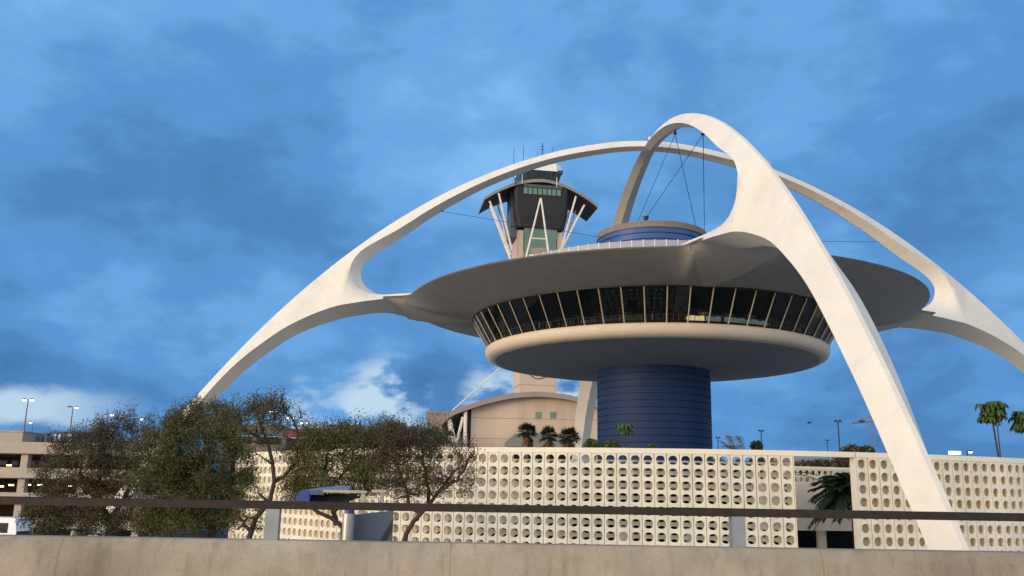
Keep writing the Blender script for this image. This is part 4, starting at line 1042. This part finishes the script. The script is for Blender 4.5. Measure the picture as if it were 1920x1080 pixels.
for px, y, Y, lb in ((514, 771, 172, 'twin headed warm lamp glowing through the top of the bare tree'), (545, 783, 190, 'twin headed warm lamp second from the bare treetop'), (570, 792, 206, 'twin headed warm lamp third from the bare treetop'), (590, 799, 210, 'lowest twin headed warm lamp above the red garage wall')):
    lamp_post(px, y, 815, Y, ((-1, True), (1, True)), lb, G2, True, lampmat=MT['lampwarm'], base=8)
G3 = 'unlit lamp posts beyond the block wall'
for px, y, Y, lb in ((1427, 808, 105, 'dark unlit lamp post beside the grey palm fronds'), (1571, 790, 80, 'tall dark unlit lamp post left of the crane'), (1551, 826, 130, 'short far unlit lamp post left of the tall dark one'),
                     (1870, 797, 85, 'dark unlit lamp post behind the umbrella leaved tree'), (1346, 821, 120, 'far lamp post at the right edge of the blue core')):
    lamp_post(px, y, 860, Y, ((-1, False), (1, False)), lb, G3, False, m=MT['poledark'], headw=.30, r=.07, base=0, arm=.05)
lamp_post(1813, 846, 860, 120, ((1, True),), 'small lit lamp low over the block wall at right', G3, True, m=MT['poledark'], base=0, headw=.6)
p = at(1790, 849, 110)
o = empty('lit_sign', (p.x, p.y, 0), 'bright white lit sign panel just above the block wall at right', 'sign')
MB().box(p.x - .7, p.x + .7, p.y - .15, p.y + .15, p.z - .2, p.z + .2).build('panel', mat('sign_white', (.9, .9, .9), .4, .02, 1, emit=(1, .97, .93), estr=2.0), o, smooth=False)
MB().tube([(p.x, p.y + .4, 0), (p.x, p.y + .4, p.z)], .12, 8).build('pole', MT['poledark'], o)
# crane
p = at(1632, 790, 150); o = empty('tower_crane', (p.x, p.y, 0), 'pale lattice tower crane just left of the nearest arch leg', 'crane')
mb = MB()
for sx_ in (-.5, .5):
    for sy_ in (-.5, .5): mb.tube([(p.x + sx_ * .7, p.y + sy_ * .7, 0), (p.x + sx_ * .7, p.y + sy_ * .7, p.z)], .035, 4)
z = .5
while z < p.z - 1: mb.tube([(p.x - .5, p.y - .5, z), (p.x + .5, p.y - .5, z + 1)], .025, 4); z += 1.6
mb.build('mast', MT['capgrey'], o)
a, b_ = at(1597, 794, 150), at(1640, 789, 150); mb = MB().tube([a, b_], .1, 4).tube([a + Vector((0, 0, .1)), b_ + Vector((0, 0, 1.0))], .07, 4)
for k in range(12):
    q = a.lerp(b_, k / 12); q2 = (a + Vector((0, 0, .1))).lerp(b_ + Vector((0, 0, 1)), (k + .5) / 12); mb.tube([q, q2], .05, 4)
mb.build('jib', MT['capgrey'], o)
q = at(1616, 790, 150); MB().box(q.x - .4, q.x + .4, q.y - .2, q.y + .2, q.z - .25, q.z + .15).build('trolley', MT['poledark'], o, smooth=False)

# ------------------------------------------------------------------ foliage
def tree(limbs, seed, nleaf, lobes, Y, mleaf, label, leaf=.10, dens=1.0, group='trees in front of the block wall', wisps=60):
    """limbs: polylines of (point, radius) for the visible trunk; lobes: (px, py, rx, ry, weight) ellipses of foliage, given depth by their width"""
    rnd = random.Random(seed); base = limbs[0][0][0]
    r = empty('tree', (base.x, base.y, 0), label, 'tree', group)
    tb_ = MB(); lf = MB(); nodes = []
    for lm_ in limbs:
        P = [q for q, _ in lm_]; Rr = [x for _, x in lm_]
        pp = resample3(P, 14); rr = [interp(list(zip([i / (len(Rr) - 1) for i in range(len(Rr))], Rr)), i / 13) for i in range(14)]
        pp = [p + Vector((rnd.gauss(0, .03), rnd.gauss(0, .05), rnd.gauss(0, .03))) * (1 if i else 0) for i, p in enumerate(pp)]
        tb_.tube(pp, rr, 8, cap=False)
        for p, q in list(zip(pp, rr))[4:]: nodes.append((p, min(q, .075), 0))
    sc_ = Y / F_PX; pts = []
    for px, py, rx, ry, wt in lobes:
        c_ = at(px, py, Y)
        for _ in range(int(wt * dens)):
            while True:
                v = Vector((rnd.uniform(-1, 1), rnd.uniform(-1, 1), rnd.uniform(-1, 1)))
                if v.length < 1: break
            pts.append(c_ + Vector((v.x * rx * sc_, v.y * (rx * .7 + ry * .3) * sc_, v.z * ry * sc_)))
    root = nodes[0][0]
    pts.sort(key=lambda p: min((p - q[0]).length for q in nodes))
    tips = []
    for p in pts:
        best = None
        for q in nodes:
            d = p - q[0]; ln = d.length + max(0, -d.z) * 1.2 + q[2] * .05
            if best is None or ln < best[0]: best = (ln, q)
        q = best[1]; d = p - q[0]
        if d.length > 3.0: continue
        m1 = q[0].lerp(p, .35) + Vector((rnd.gauss(0, .09), rnd.gauss(0, .09), rnd.uniform(-.12, .05))) * min(1.2, d.length); m2 = q[0].lerp(p, .7) + Vector((rnd.gauss(0, .09), rnd.gauss(0, .09), rnd.uniform(-.1, .03))) * min(1.2, d.length)
        r0 = max(.010, q[1] * .72); r1 = max(.007, r0 * .6)
        tb_.tube([q[0], m1, m2, p], [r0, r0 * .85, (r0 + r1) / 2, r1], 4, cap=False)
        g_ = q[2] + 1; nodes.append((m1, r0 * .85, g_)); nodes.append((m2, (r0 + r1) / 2, g_)); nodes.append((p, r1, g_)); tips += [(m2, .5), (p, 1.0)]
    # upright bare twigs on the upper outline
    tz_ = sorted(tips, key=lambda t_: -t_[0].z)[:max(1, len(tips) // 3)]
    for _ in range(wisps):
        q, _w = rnd.choice(tz_); p = q; n = rnd.randint(3, 5); ch = [p]
        d = Vector((rnd.uniform(-.5, .5), rnd.uniform(-.5, .5), 1)).normalized()
        for k in range(n): d = (d + Vector((rnd.gauss(0, .25), rnd.gauss(0, .25), .1))).normalized(); p = p + d * rnd.uniform(.09, .20); ch.append(p)
        tb_.tube(ch, [.017 - .011 * k / n for k in range(n + 1)], 3, cap=False)
        for c_ in ch[1:]: tips.append((c_, .09))
    tot = sum(w_ for _, w_ in tips)
    for q, w_ in tips:
        n = int(nleaf * w_ / tot * rnd.choice((.05, .3, .8, 1.5, 2.4)) + rnd.random())
        for _ in range(n):
            c_ = q + Vector((rnd.gauss(0, .20), rnd.gauss(0, .20), rnd.gauss(0, .15)))
            a = Vector((rnd.gauss(0, 1), rnd.gauss(0, 1), rnd.gauss(0, .7))).normalized(); b2 = a.orthogonal().normalized(); b2 = (Matrix.Rotation(rnd.uniform(0, 6.3), 3, a) @ b2)
            l_, w2 = leaf * rnd.uniform(.5, 1.4), leaf * rnd.uniform(.16, .36); c2 = a.cross(b2)
            lf.add([c_ - b2 * l_, c_ + c2 * w2, c_ + b2 * l_, c_ - c2 * w2], [(0, 1, 2, 3)])
    tb_.build('trunk', MT['bark'], r); lf.build('crown', mleaf, r, smooth=False)
    return r
def resample3(P, n):
    P = [Vector(p) for p in P]
    Q = []
    for i in range(len(P) - 1):
        p0 = P[max(i - 1, 0)]; p1 = P[i]; p2 = P[i + 1]; p3 = P[min(i + 2, len(P) - 1)]
        for k in range(8):
            u_ = k / 8; Q.append(.5 * ((2 * p1) + (p2 - p0) * u_ + (2 * p0 - 5 * p1 + 4 * p2 - p3) * u_ ** 2 + (3 * p1 - p0 - 3 * p2 + p3) * u_ ** 3))
    Q.append(P[-1]); return resample(Q, n)
def limb(pix, Y, radii, dy=None):
    out = []
    for i, (x, y) in enumerate(pix):
        p = at(x, y, Y + (dy[i] if dy else 0)); out.append((p, radii[i]))
    return out
def ground_pt(px, Y): p = at(px, 1000, Y); return (p.x, Y)
def crown(x0, x1, y0, y1, Y):
    a, b_ = at(x0, y0, Y), at(x1, y1, Y); c_ = (a + b_) / 2; return (c_, ((b_.x - a.x) / 2, max(1.5, (b_.x - a.x) / 2 * .8), (a.z - b_.z) / 2))
def root_limb(px, Y, pix, radii):
    """first limb starts on the ground under pixel column px"""
    g_ = at(px, 1000, Y); pts = [(Vector((g_.x, Y, 0)), radii[0] * 1.35)]
    return pts + limb(pix, Y, radii)
Y1 = 44.0
tree([root_limb(205, Y1, [(205, 1000), (190, 950), (150, 890)], [.20, .17, .12, .08]), limb([(200, 980), (235, 930), (260, 870)], Y1, [.14, .11, .08]), limb([(198, 970), (140, 950), (95, 930)], Y1, [.12, .09, .06]), limb([(192, 955), (185, 900), (190, 840)], Y1 + .5, [.12, .09, .06])],
     11, 52000, [(170, 860, 85, 50, 80), (110, 905, 60, 50, 60), (235, 850, 75, 60, 70), (90, 965, 55, 40, 45), (150, 950, 90, 50, 80), (240, 940, 70, 60, 60), (255, 800, 50, 30, 18), (130, 830, 40, 20, 14), (200, 810, 40, 20, 12), (120, 985, 70, 25, 40), (215, 985, 60, 25, 34), (300, 985, 50, 22, 26)], Y1, MT['leafdark'], 'broad dark brownish tree leftmost, in front of the parking garage', leaf=.068, wisps=240)
Y2 = 41.0
tree([root_limb(395, Y2, [(395, 1005), (380, 950), (345, 880), (330, 820)], [.2, .17, .13, .08, .06]), limb([(390, 985), (425, 920), (440, 850), (430, 790)], Y2, [.15, .12, .09, .06]), limb([(385, 965), (320, 930), (275, 880)], Y2, [.13, .10, .06]), limb([(380, 950), (390, 880), (380, 800)], Y2 - .8, [.12, .09, .06])],
     12, 74000, [(355, 840, 85, 65, 120), (300, 880, 70, 60, 80), (420, 870, 50, 70, 70), (340, 920, 95, 60, 110), (300, 970, 60, 35, 40), (375, 780, 50, 30, 34), (420, 800, 40, 35, 26), (420, 930, 45, 50, 40), (400, 975, 50, 35, 30), (330, 800, 35, 30, 20), (340, 985, 80, 24, 44), (440, 890, 35, 60, 30)], Y2, MT['leaf'], 'dense olive green tree hiding the foot of the left arch leg', leaf=.068, wisps=170)
Y3 = 37.0
tree([root_limb(455, Y3, [(466, 1005), (500, 950), (514, 890), (508, 850), (488, 800), (480, 765)], [.15, .13, .11, .09, .07, .05, .04]), limb([(512, 905), (545, 880), (560, 830), (545, 780)], Y3, [.09, .07, .05, .035]), limb([(470, 1000), (450, 975), (440, 950)], Y3 + .4, [.08, .06, .04]), limb([(500, 830), (455, 800), (440, 770)], Y3, [.07, .05, .03])],
     13, 9500, [(480, 788, 65, 30, 56), (430, 800, 45, 40, 34), (530, 790, 40, 40, 30), (470, 830, 50, 30, 20), (460, 940, 30, 45, 24), (470, 985, 35, 20, 12), (540, 850, 40, 40, 16), (500, 765, 50, 14, 12)], Y3, MT['leaf'], 'sparse tall tree with a leaning bare trunk left of the first rail post', leaf=.06, wisps=190)
tree([root_limb(648, Y3, [(643, 1008), (625, 975), (590, 955), (565, 925), (560, 880)], [.14, .12, .10, .07, .05, .04]), limb([(630, 985), (622, 950), (605, 915), (610, 870), (620, 830)], Y3 + .3, [.11, .09, .07, .05, .04]), limb([(624, 960), (650, 940), (680, 925), (690, 870)], Y3, [.08, .06, .05, .04]), limb([(606, 920), (650, 880), (665, 830)], Y3 + .8, [.07, .05, .035])],
     14, 33000, [(640, 840, 75, 40, 100), (580, 860, 50, 50, 60), (700, 850, 50, 45, 60), (560, 910, 35, 35, 30), (620, 895, 70, 30, 50), (690, 895, 50, 35, 40), (650, 810, 40, 18, 18), (590, 825, 35, 22, 18), (720, 820, 35, 30, 24), (640, 915, 90, 22, 40), (580, 900, 45, 40, 26)], Y3, MT['leaf'], 'tree with a forked dark trunk directly behind the blue canopy', leaf=.06, wisps=190)
tree([root_limb(745, Y3 - 1, [(760, 1010), (782, 972), (806, 950), (830, 915), (850, 880)], [.13, .115, .10, .07, .05, .04]), limb([(790, 962), (770, 950), (762, 920), (745, 870), (735, 820)], Y3 - 1, [.08, .07, .06, .05, .03]), limb([(806, 950), (800, 900), (790, 850), (795, 810)], Y3 - .5, [.08, .06, .05, .03]), limb([(826, 920), (865, 890), (885, 850)], Y3 - 1.2, [.06, .045, .03])],
     15, 18500, [(760, 840, 50, 36, 56), (730, 870, 45, 50, 50), (790, 870, 50, 50, 50), (840, 870, 45, 35, 26), (870, 850, 25, 25, 10), (780, 915, 45, 30, 24), (730, 815, 28, 24, 14), (850, 910, 35, 25, 12), (815, 835, 35, 30, 20), (760, 905, 60, 40, 34), (860, 890, 40, 40, 18)], Y3 - 1, MT['leafdark'], 'reddish brown twiggy tree with a slanting trunk right of the grey panel', leaf=.056, wisps=240)

def fan_palm(px, ytop, ybot, Y, label, seed, rad=1.15):
    rnd = random.Random(seed); t_ = at(px, ytop, Y); zc = t_.z - rad * .85
    r = empty('fan_palm', (t_.x, Y, ROOFZ if Y < 115 else 0), label, 'palm tree', 'fan palms in front of the beige hall')
    z0 = r.location.z
    MB().tube([(t_.x, Y, z0), (t_.x + .05, Y, zc)], [.24, .18], 10).build('trunk', MT['skirt'], r)
    f, s_ = MB(), MB()
    for k in range(64):
        az = rnd.uniform(0, 2 * pi); el = math.asin(rnd.uniform(-.45, 1.0))
        d = Vector((math.cos(az) * math.cos(el), math.sin(az) * math.cos(el), math.sin(el)))
        c_ = Vector((t_.x, Y, zc)) + d * rad * rnd.uniform(.32, .55)
        side = d.cross(Vector((0, 0, 1))).normalized() if abs(d.z) < .95 else Vector((1, 0, 0)); nn = side.cross(d)
        f.tube([(t_.x, Y, zc), c_], .016, 3, cap=False)
        for j in range(11):
            a = R_(-75 + 15 * j); q = d * math.cos(a) + side * math.sin(a); ln = rad * rnd.uniform(.36, .58)
            e = c_ + q * ln + Vector((0, 0, -.22 * ln * rnd.uniform(.3, 1.8))); w_ = (nn.cross(q)).normalized() * rad * .042; m_ = c_.lerp(e, .5)
            f.add([c_, m_ + w_, e, m_ - w_], [(0, 1, 2, 3)])
    for k in range(60):
        az = rnd.uniform(0, 2 * pi); d = Vector((math.cos(az), math.sin(az), 0)); p0 = Vector((t_.x, Y, zc - rnd.uniform(.1, .5) * rad)) + d * .15
        e = p0 + d * rnd.uniform(.15, .75) * rad * .75 + Vector((0, 0, -rad * rnd.uniform(.35, .95))); sd_ = Vector((-d.y, d.x, 0)) * rad * rnd.uniform(.04, .10); m_ = p0.lerp(e, .55) + d * .2
        s_.add([p0, m_ + sd_, e, m_ - sd_], [(0, 1, 2, 3)])
    f.build('crown', MT['palmgreen'], r, smooth=False); s_.build('dry_skirt', MT['skirt'], r, smooth=False)
fan_palm(989, 789, 840, 116, 'leftmost fan palm with a brown skirt before the beige hall', 21, 1.75)
fan_palm(1029, 797, 840, 116, 'middle fan palm with the widest dry skirt before the beige hall', 22, 1.7)
fan_palm(1067, 797, 840, 112, 'rightmost fan palm with dark fronds beside the rear arch leg', 23, 1.8)

def pinnate(mb, p, d, ln, droop, nl, lw, rnd, leaf_ln):
    """one feather frond; returns nothing"""
    pts = []; d = d.normalized(); side = d.cross(Vector((0, 0, 1))); side = side.normalized() if side.length > .05 else Vector((1, 0, 0))
    for i in range(9):
        q = i / 8; pts.append(p + d * ln * q + Vector((0, 0, -droop * ln * q * q)))
    mb.tube(pts, [.022 * (1 - .8 * i / 8) + .004 for i in range(9)], 4, cap=False)
    for i in range(nl):
        q = .12 + .88 * i / nl; k = min(7, int(q * 8)); b_ = pts[k].lerp(pts[k + 1], q * 8 - k); tg = (pts[k + 1] - pts[k]).normalized()
        for sg in (-1, 1):
            dd = (side * sg * .8 + tg * .75 + Vector((0, 0, .15 + rnd.uniform(-.2, .1)))).normalized(); e = b_ + dd * leaf_ln * (1 - .55 * abs(q - .45)) + Vector((0, 0, -leaf_ln * .2)); w_ = tg * lw; m_ = b_.lerp(e, .45) + Vector((0, 0, .03))
            mb.add([b_, m_ + w_, e, m_ - w_], [(0, 1, 2, 3)])
def feather_palm(px, py, Y, n, ln, label, m, seed, els, base=0.0, group=None, leaf_ln=.45, nl=30, az0=None, lw=.022):
    rnd = random.Random(seed); t_ = at(px, py, Y); r = empty('feather_palm', (t_.x, t_.y, base), label, 'palm tree', group)
    MB().tube([(t_.x, t_.y, base), (t_.x, t_.y, t_.z)], [.2, .13], 10).build('trunk', MT['bark'], r)
    mb = MB()
    for k in range(n):
        az = (az0[k] if az0 else 2 * pi * k / n + rnd.uniform(-.3, .3)); el = rnd.uniform(*els)
        pinnate(mb, t_, Vector((math.cos(az) * math.cos(el), math.sin(az) * math.cos(el), math.sin(el))), ln * rnd.uniform(.85, 1.1), rnd.uniform(.25, .6), nl, lw, rnd, leaf_ln)
    mb.build('crown', m, r, smooth=False)
feather_palm(1598, 915, 55.9, 40, 2.7, 'dark feather palm leaning out of the gap in the block wall', MT['palmgreen'], 31, (-.5, .9), leaf_ln=.62, nl=44, lw=.07, az0=[pi * (.55 + .9 * ((k * 7) % 40) / 40) for k in range(40)])
feather_palm(1388, 860, 62, 9, 2.3, 'pale grey feather fronds over the block wall right of the blue core', MT['palmgrey'], 32, (.55, 1.15), base=ROOFZ, leaf_ln=1.05, nl=24, lw=.03, az0=[pi, pi * .9, pi * 1.1, .1, -.15, pi * .75, .3, pi * 1.3, 1.6])
feather_palm(1470, 893, 57.0, 7, 2.2, 'small feather palm behind the left side of the gap in the block wall', MT['palmgreen'], 33, (.1, .6), leaf_ln=.45, nl=26)

def umbrella_tree(px, ytop, Y, w_px, h_px, base, label, seed, nclump, trunk, m, bend=0, leaf=.55, group='umbrella leaved trees'):
    rnd = random.Random(seed); t_ = at(px, ytop, Y); a = at(px + w_px / 2, ytop + h_px, Y); rw, rh = a.x - t_.x, (t_.z - a.z) / 2
    r = empty('umbrella_tree', (t_.x + bend, Y, base), label, 'tree', group); tb_ = MB(); lf = MB()
    fk = Vector((t_.x, Y, t_.z - rh * 1.75)); tb_.tube([(t_.x + bend, Y, base), (t_.x + bend * .35, Y, base + (fk.z - base) * .55), fk], [trunk * 1.3, trunk, trunk * .8], 8)
    for k in range(nclump):
        az = rnd.uniform(0, 2 * pi); q = rnd.uniform(.35, 1); zz = rnd.uniform(-.75, .75)
        c_ = Vector((t_.x + math.cos(az) * rw * q * .85, Y + math.sin(az) * rw * q * .85, t_.z - rh + zz * rh))
        tb_.tube([fk, fk.lerp(c_, .6) + Vector((0, 0, -.05)), c_], [trunk * .5, trunk * .35, trunk * .2], 5, cap=False)
        for j in range(9):
            b_ = 2 * pi * j / 9 + rnd.uniform(-.2, .2); d = Vector((math.cos(b_), math.sin(b_), 0)); l_ = leaf * rnd.uniform(.8, 1.2); sd_ = Vector((-d.y, d.x, 0)) * l_ * .2
            p0 = c_ + Vector((0, 0, .05)); p1 = p0 + d * l_ * .5 + Vector((0, 0, .05)); p2 = p0 + d * l_ * .85 + Vector((0, 0, -l_ * .38)); p3 = p0 + d * l_ * .95 + Vector((0, 0, -l_ * .75))
            lf.add([p0, p1 + sd_, p2 + sd_ * .9, p3, p2 - sd_ * .9, p1 - sd_], [(0, 1, 5), (1, 2, 4, 5), (2, 3, 4)])
    tb_.build('trunk', MT['bark'], r); lf.build('crown', m, r, smooth=False)
umbrella_tree(1857, 749, 66, 52, 46, ROOFZ - 1, 'umbrella leaved tree on a thin bent stem in front of a lamp post', 41, 26, .075, MT['leafgreen'], bend=.55)
umbrella_tree(1918, 768, 66, 52, 46, ROOFZ - 1, 'umbrella leaved tree cut by the right edge of the view', 42, 26, .075, MT['leafgreen'], bend=-.1)
umbrella_tree(1172, 792, 62, 30, 23, ROOFZ, 'small bright umbrella tree on a bare stem before the blue core', 43, 16, .035, MT['leafgreen'], bend=.05, leaf=.32)
umbrella_tree(748, 788, 64, 36, 30, 0, 'bright green leafy treetop above the twiggy tree', 44, 20, .08, MT['leafgreen'], leaf=.45)
umbrella_tree(822, 802, 64, 46, 30, 0, 'green leafy treetop below the eave of the barrel roofed hall', 45, 22, .08, MT['leafgreen'], leaf=.45)
def bush(px, py, Y, w_, h_, base, label, seed, m, n=900, leaf=.12, group='bushes on the low roof'):
    rnd = random.Random(seed); t_ = at(px, py, Y); r = empty('bush', (t_.x, Y, base), label, 'bush', group); st, lf = MB(), MB()
    hz = t_.z - base
    for k in range(9):
        az = rnd.uniform(0, 6.3); e = Vector((t_.x + math.cos(az) * w_ * .35, Y + math.sin(az) * w_ * .35, base + hz * rnd.uniform(.6, .95))); st.tube([(t_.x, Y, base), e], [.03, .012], 4, cap=False)
    for k in range(n):
        while True:
            v = Vector((rnd.uniform(-1, 1), rnd.uniform(-1, 1), rnd.uniform(-1, 1)))
            if .3 < v.length < 1: break
        lump = 1 + .22 * math.sin(5 * math.atan2(v.y, v.x) + seed) 
        c_ = Vector((t_.x + v.x * w_ / 2 * lump, Y + v.y * w_ / 2 * lump, base + hz - h_ / 2 + v.z * h_ / 2)); a = Vector((rnd.gauss(0, 1), rnd.gauss(0, 1), rnd.gauss(0, 1))).normalized(); b2 = a.orthogonal().normalized(); c2 = a.cross(b2); l_ = leaf * rnd.uniform(.6, 1.3)
        lf.add([c_ - b2 * l_, c_ + c2 * l_ * .5, c_ + b2 * l_, c_ - c2 * l_ * .5], [(0, 1, 2, 3)])
    st.build('stem', MT['bark'], r); lf.build('foliage', m, r, smooth=False)
bush(1109, 823, 61, 1.1, 1.0, ROOFZ, 'round green bush at the foot of the rear arch leg', 51, MT['leafgreen'])
bush(1146, 826, 61, 1.15, .95, ROOFZ, 'round green bush between the rear arch leg and the blue core', 52, MT['leafgreen'])
bush(1221, 833, 61, .9, .7, ROOFZ, 'small green bush before the middle of the blue core', 53, MT['leafgreen'], n=350)
for k, (px, py, w_, lb) in enumerate(((1512, 862, 2.2, 'dark scrubby bush behind the left end of the wall gap'), (1540, 860, 2.0, 'dark scrubby bush in the middle of the wall gap'), (1582, 852, 1.6, 'dark scrubby bush behind the right end of the wall gap'))):
    bush(px, py, 66, w_, 1.1, ROOFZ - .1, lb, 60 + k, MT['leafdark'], n=800, leaf=.10, group='dark scrub seen through the wall gap')
bush(1596, 832, 64, 1.5, .9, ROOFZ, 'spiky thin bush sticking up over the coping left of the arch leg', 71, MT['leafdark'], n=220, leaf=.16)
bush(1625, 836, 64, 1.0, .7, ROOFZ, 'thin grassy bush over the coping touching the arch leg', 72, MT['leafgreen'], n=220, leaf=.16)
bush(10, 888, 96, 2.6, 2.2, at(10, 905, 96).z - 1.5, 'dark bush in a planter before the garage at the left edge', 73, MT['leafdark'], n=600, leaf=.18, group='garage planters') if False else None
bush(1418, 826, 62.5, .8, .8, ROOFZ, 'dark green bush under the grey palm fronds', 74, MT['palmgreen'], n=300, leaf=.14)

# ------------------------------------------------------------------ blue canopy beyond the parapet
SY = 17.5
a = at(640, 960, SY)
shl = empty('stair_shelter', (a.x, SY, 0), 'blue curved stair canopy with steel drum and grey side panel beyond the parapet', 'shelter')
# curved nose and roof sheet
def px3(x, y, Y): return at(x, y, Y)
nose = [(552, 942), (555, 930), (561, 921), (569, 917.5), (580, 916.5)]
mb = MB(); vs = []
rows_ = [(px3(x, y, SY), px3(x, y, SY + 2.6)) for x, y in nose]
rows_ = [(p, Vector((p.x - .15, p.y + 2.2, p.z))) for p, _ in rows_]
for p, q in rows_: vs += [p, q]
mb.add(vs, [(2 * i, 2 * i + 1, 2 * i + 3, 2 * i + 2) for i in range(len(nose) - 1)])
front = [rows_[i][0] for i in range(len(nose))]; low = px3(580, 942, SY)
mb.add(front + [low], [tuple(range(len(front) + 1))]); back = [rows_[i][1] for i in range(len(nose))]; mb.add(back + [low + Vector((-.15, 2.2, 0))], [tuple(range(len(back) + 1))[::-1]])
mb.build('canopy_nose', MT['shelterblue'], shl, angle=50)
p0, p1 = px3(580.5, 917.3, SY), px3(655, 914.5, SY)
mb = MB(); vs = [p0, p1, p1 + Vector((-.35, 2.2, .05)), p0 + Vector((-.15, 2.2, .05))]; vs += [v + Vector((0, 0, -.04)) for v in vs]
mb.add(vs, [(0, 1, 2, 3), (7, 6, 5, 4), (0, 4, 5, 1), (1, 5, 6, 2), (2, 6, 7, 3), (3, 7, 4, 0)]); mb.build('canopy_roof', MT['shelterlight'], shl, smooth=False)
p0, p1 = px3(582, 919, SY), px3(607, 926, SY); MB().box(p0.x, p1.x, SY - .03, SY + .06, p1.z - .02, p0.z).build('canopy_side', MT['sheltergrey'], shl, smooth=False)
mb = MB(); v0 = [px3(577, 942, SY + .2), px3(590, 926.5, SY + .2), px3(662, 926, SY + .2), px3(640, 942, SY + .2)]
vs = v0 + [v + Vector((-.15, 1.8, 0)) for v in v0]; mb.add(vs, [(0, 1, 2, 3), (7, 6, 5, 4), (0, 4, 5, 1), (1, 5, 6, 2), (2, 6, 7, 3), (3, 7, 4, 0)]); mb.build('underside_panel', MT['dark'], shl, smooth=False)
for x0, x1, y in ((607, 688, 921.5), (690, 718, 921)):
    p0, p1 = px3(x0, y - 3.2, SY - .3), px3(x1, y + 3.2, SY - .3); MB().box(p0.x, p1.x, SY - .36 + (0 if x0 < 650 else .5), SY - .24 + (0 if x0 < 650 else .5), p1.z, p0.z).build('beam', MT['beam'], shl, smooth=False)
for x, dy in ((686, 0.0), (714, .5)):
    p = px3(x, 922, SY); w_ = .035; MB().box(p.x - w_, p.x + w_, SY - .35 + dy, SY - .25 + dy, 0, p.z - .032).build('post', MT['beam'], shl, smooth=False)
p = px3(655, 963, SY - .6); MB().tube([(p.x, p.y, 0), (p.x, p.y, p.z)], .118, 28).build('steel_column', MT['steel'], shl)
MB().tube([(p.x, p.y, p.z), (p.x, p.y, p.z + .155)], .088, 24).build('blue_collar', MT['shelterblue'], shl)
q0, q1, q2 = px3(666, 965, SY - .4), px3(737, 957, SY - .4), px3(737, 1013, SY - .4)
mb = MB(); mb.prism([(q0.x, 0), (q1.x, 0), (q1.x, q1.z), (q0.x, q0.z)], SY - .4, SY - .3); sp1 = mb.build('side_panel', MT['sheltergrey'], shl, smooth=False)
mb = MB(); a_, b_, c_, d_ = px3(703, 1012, SY - .42), px3(727, 1012, SY - .42), px3(737, 985, SY - .42), px3(737, 972, SY - .42)
mb.prism([(a_.x - 3.0, 0), (b_.x - 2.9, 0), (c_.x, c_.z), (d_.x, d_.z)], SY - .43, SY - .403); mb.build('handrail_band', MT['frame'], sp1, smooth=False)

# ------------------------------------------------------------------ buses on the lower road
def bus(name, px, ytop, Y, ln, hgt_, m, label, rz):
    p = at(px, ytop, Y); r = empty(name, (p.x, Y, 0), label, 'bus'); i0 = 0
    T = Matrix.Translation((p.x, Y, 0)) @ Matrix.Rotation(rz, 4, 'Z')
    def bx(nm, mm, *a, parent=r):
        return MB().box(*a).xform(T).build(nm, mm, parent, smooth=False)
    w_ = 1.22
    prof = [(-ln / 2, .35), (ln / 2, .35), (ln / 2, hgt_ * .55), (ln / 2 - .25, hgt_ - .12), (ln / 2 - .6, hgt_), (-ln / 2 + .3, hgt_), (-ln / 2, hgt_ - .2)]
    MB().prism(prof, -w_, w_).xform(T).build('body', m, r, smooth=False, fix=True)
    for sg in (-1, 1):
        n = int(ln / 1.5)
        for k in range(n):
            x = -ln / 2 + .5 + k * (ln - 1.4) / n; bx('side_window', MT['busglass'], x, x + (ln - 1.4) / n - .12, sg * (w_ + .012) - .01, sg * (w_ + .012) + .01, hgt_ * .48, hgt_ * .82)
        for x in (-ln / 2 + 1.6, ln / 2 - 1.9):
            tw_ = MB().tube([(x, sg * (w_ - .28), .48), (x, sg * (w_ + .02), .48)], .48, 20).xform(T).build('wheel', MT['tyre'], r)
            MB().tube([(x, sg * (w_ + .021), .48), (x, sg * (w_ + .04), .48)], .26, 16).xform(T).build('rim', MT['steel'], tw_)
    bx('rear_window', MT['busglass'], -ln / 2 - .02, -ln / 2 + .01, -w_ + .2, w_ - .2, hgt_ * .5, hgt_ * .82)
    bx('windscreen', MT['busglass'], ln / 2 - .01, ln / 2 + .02, -w_ + .12, w_ - .12, hgt_ * .33, hgt_ * .545)
    for sg in (-1, 1): bx('headlight', MT['buswhite'], ln / 2 - .01, ln / 2 + .03, sg * .85 - .15, sg * .85 + .15, .6, .78)
    return r
bus('white_bus', -8, 966, 98, 7.5, 2.95, MT['buswhite'], 'white shuttle bus on the lower road at the left edge', R_(-12))
bus('blue_bus', 385, 983, 78, 8.5, 3.0, MT['busblue'], 'dark blue bus on the lower road behind the olive green tree', R_(4))
# bird
p = at(1517, 793, 70); o = empty('bird', p, 'tiny dark bird flying right of the blue core', 'bird')
mb = MB(); mb.tube([p + Vector((-.16, 0, 0)), p + Vector((-.05, 0, .01)), p + Vector((.06, 0, .01)), p + Vector((.16, 0, .03)), p + Vector((.2, 0, .03))], [.01, .045, .055, .03, .005], 8); mb.build('body', MT['poledark'], o)
for sg in (-1, 1):
    mb = MB(); q = p + Vector((.02, 0, .02)); mb.add([q + Vector((.07, 0, 0)), q + Vector((.03, sg * .2, .10)), q + Vector((-.08, sg * .34, .06)), q + Vector((-.07, 0, 0))], [(0, 1, 2, 3)]); mb.build('wing', MT['poledark'], o, smooth=False)
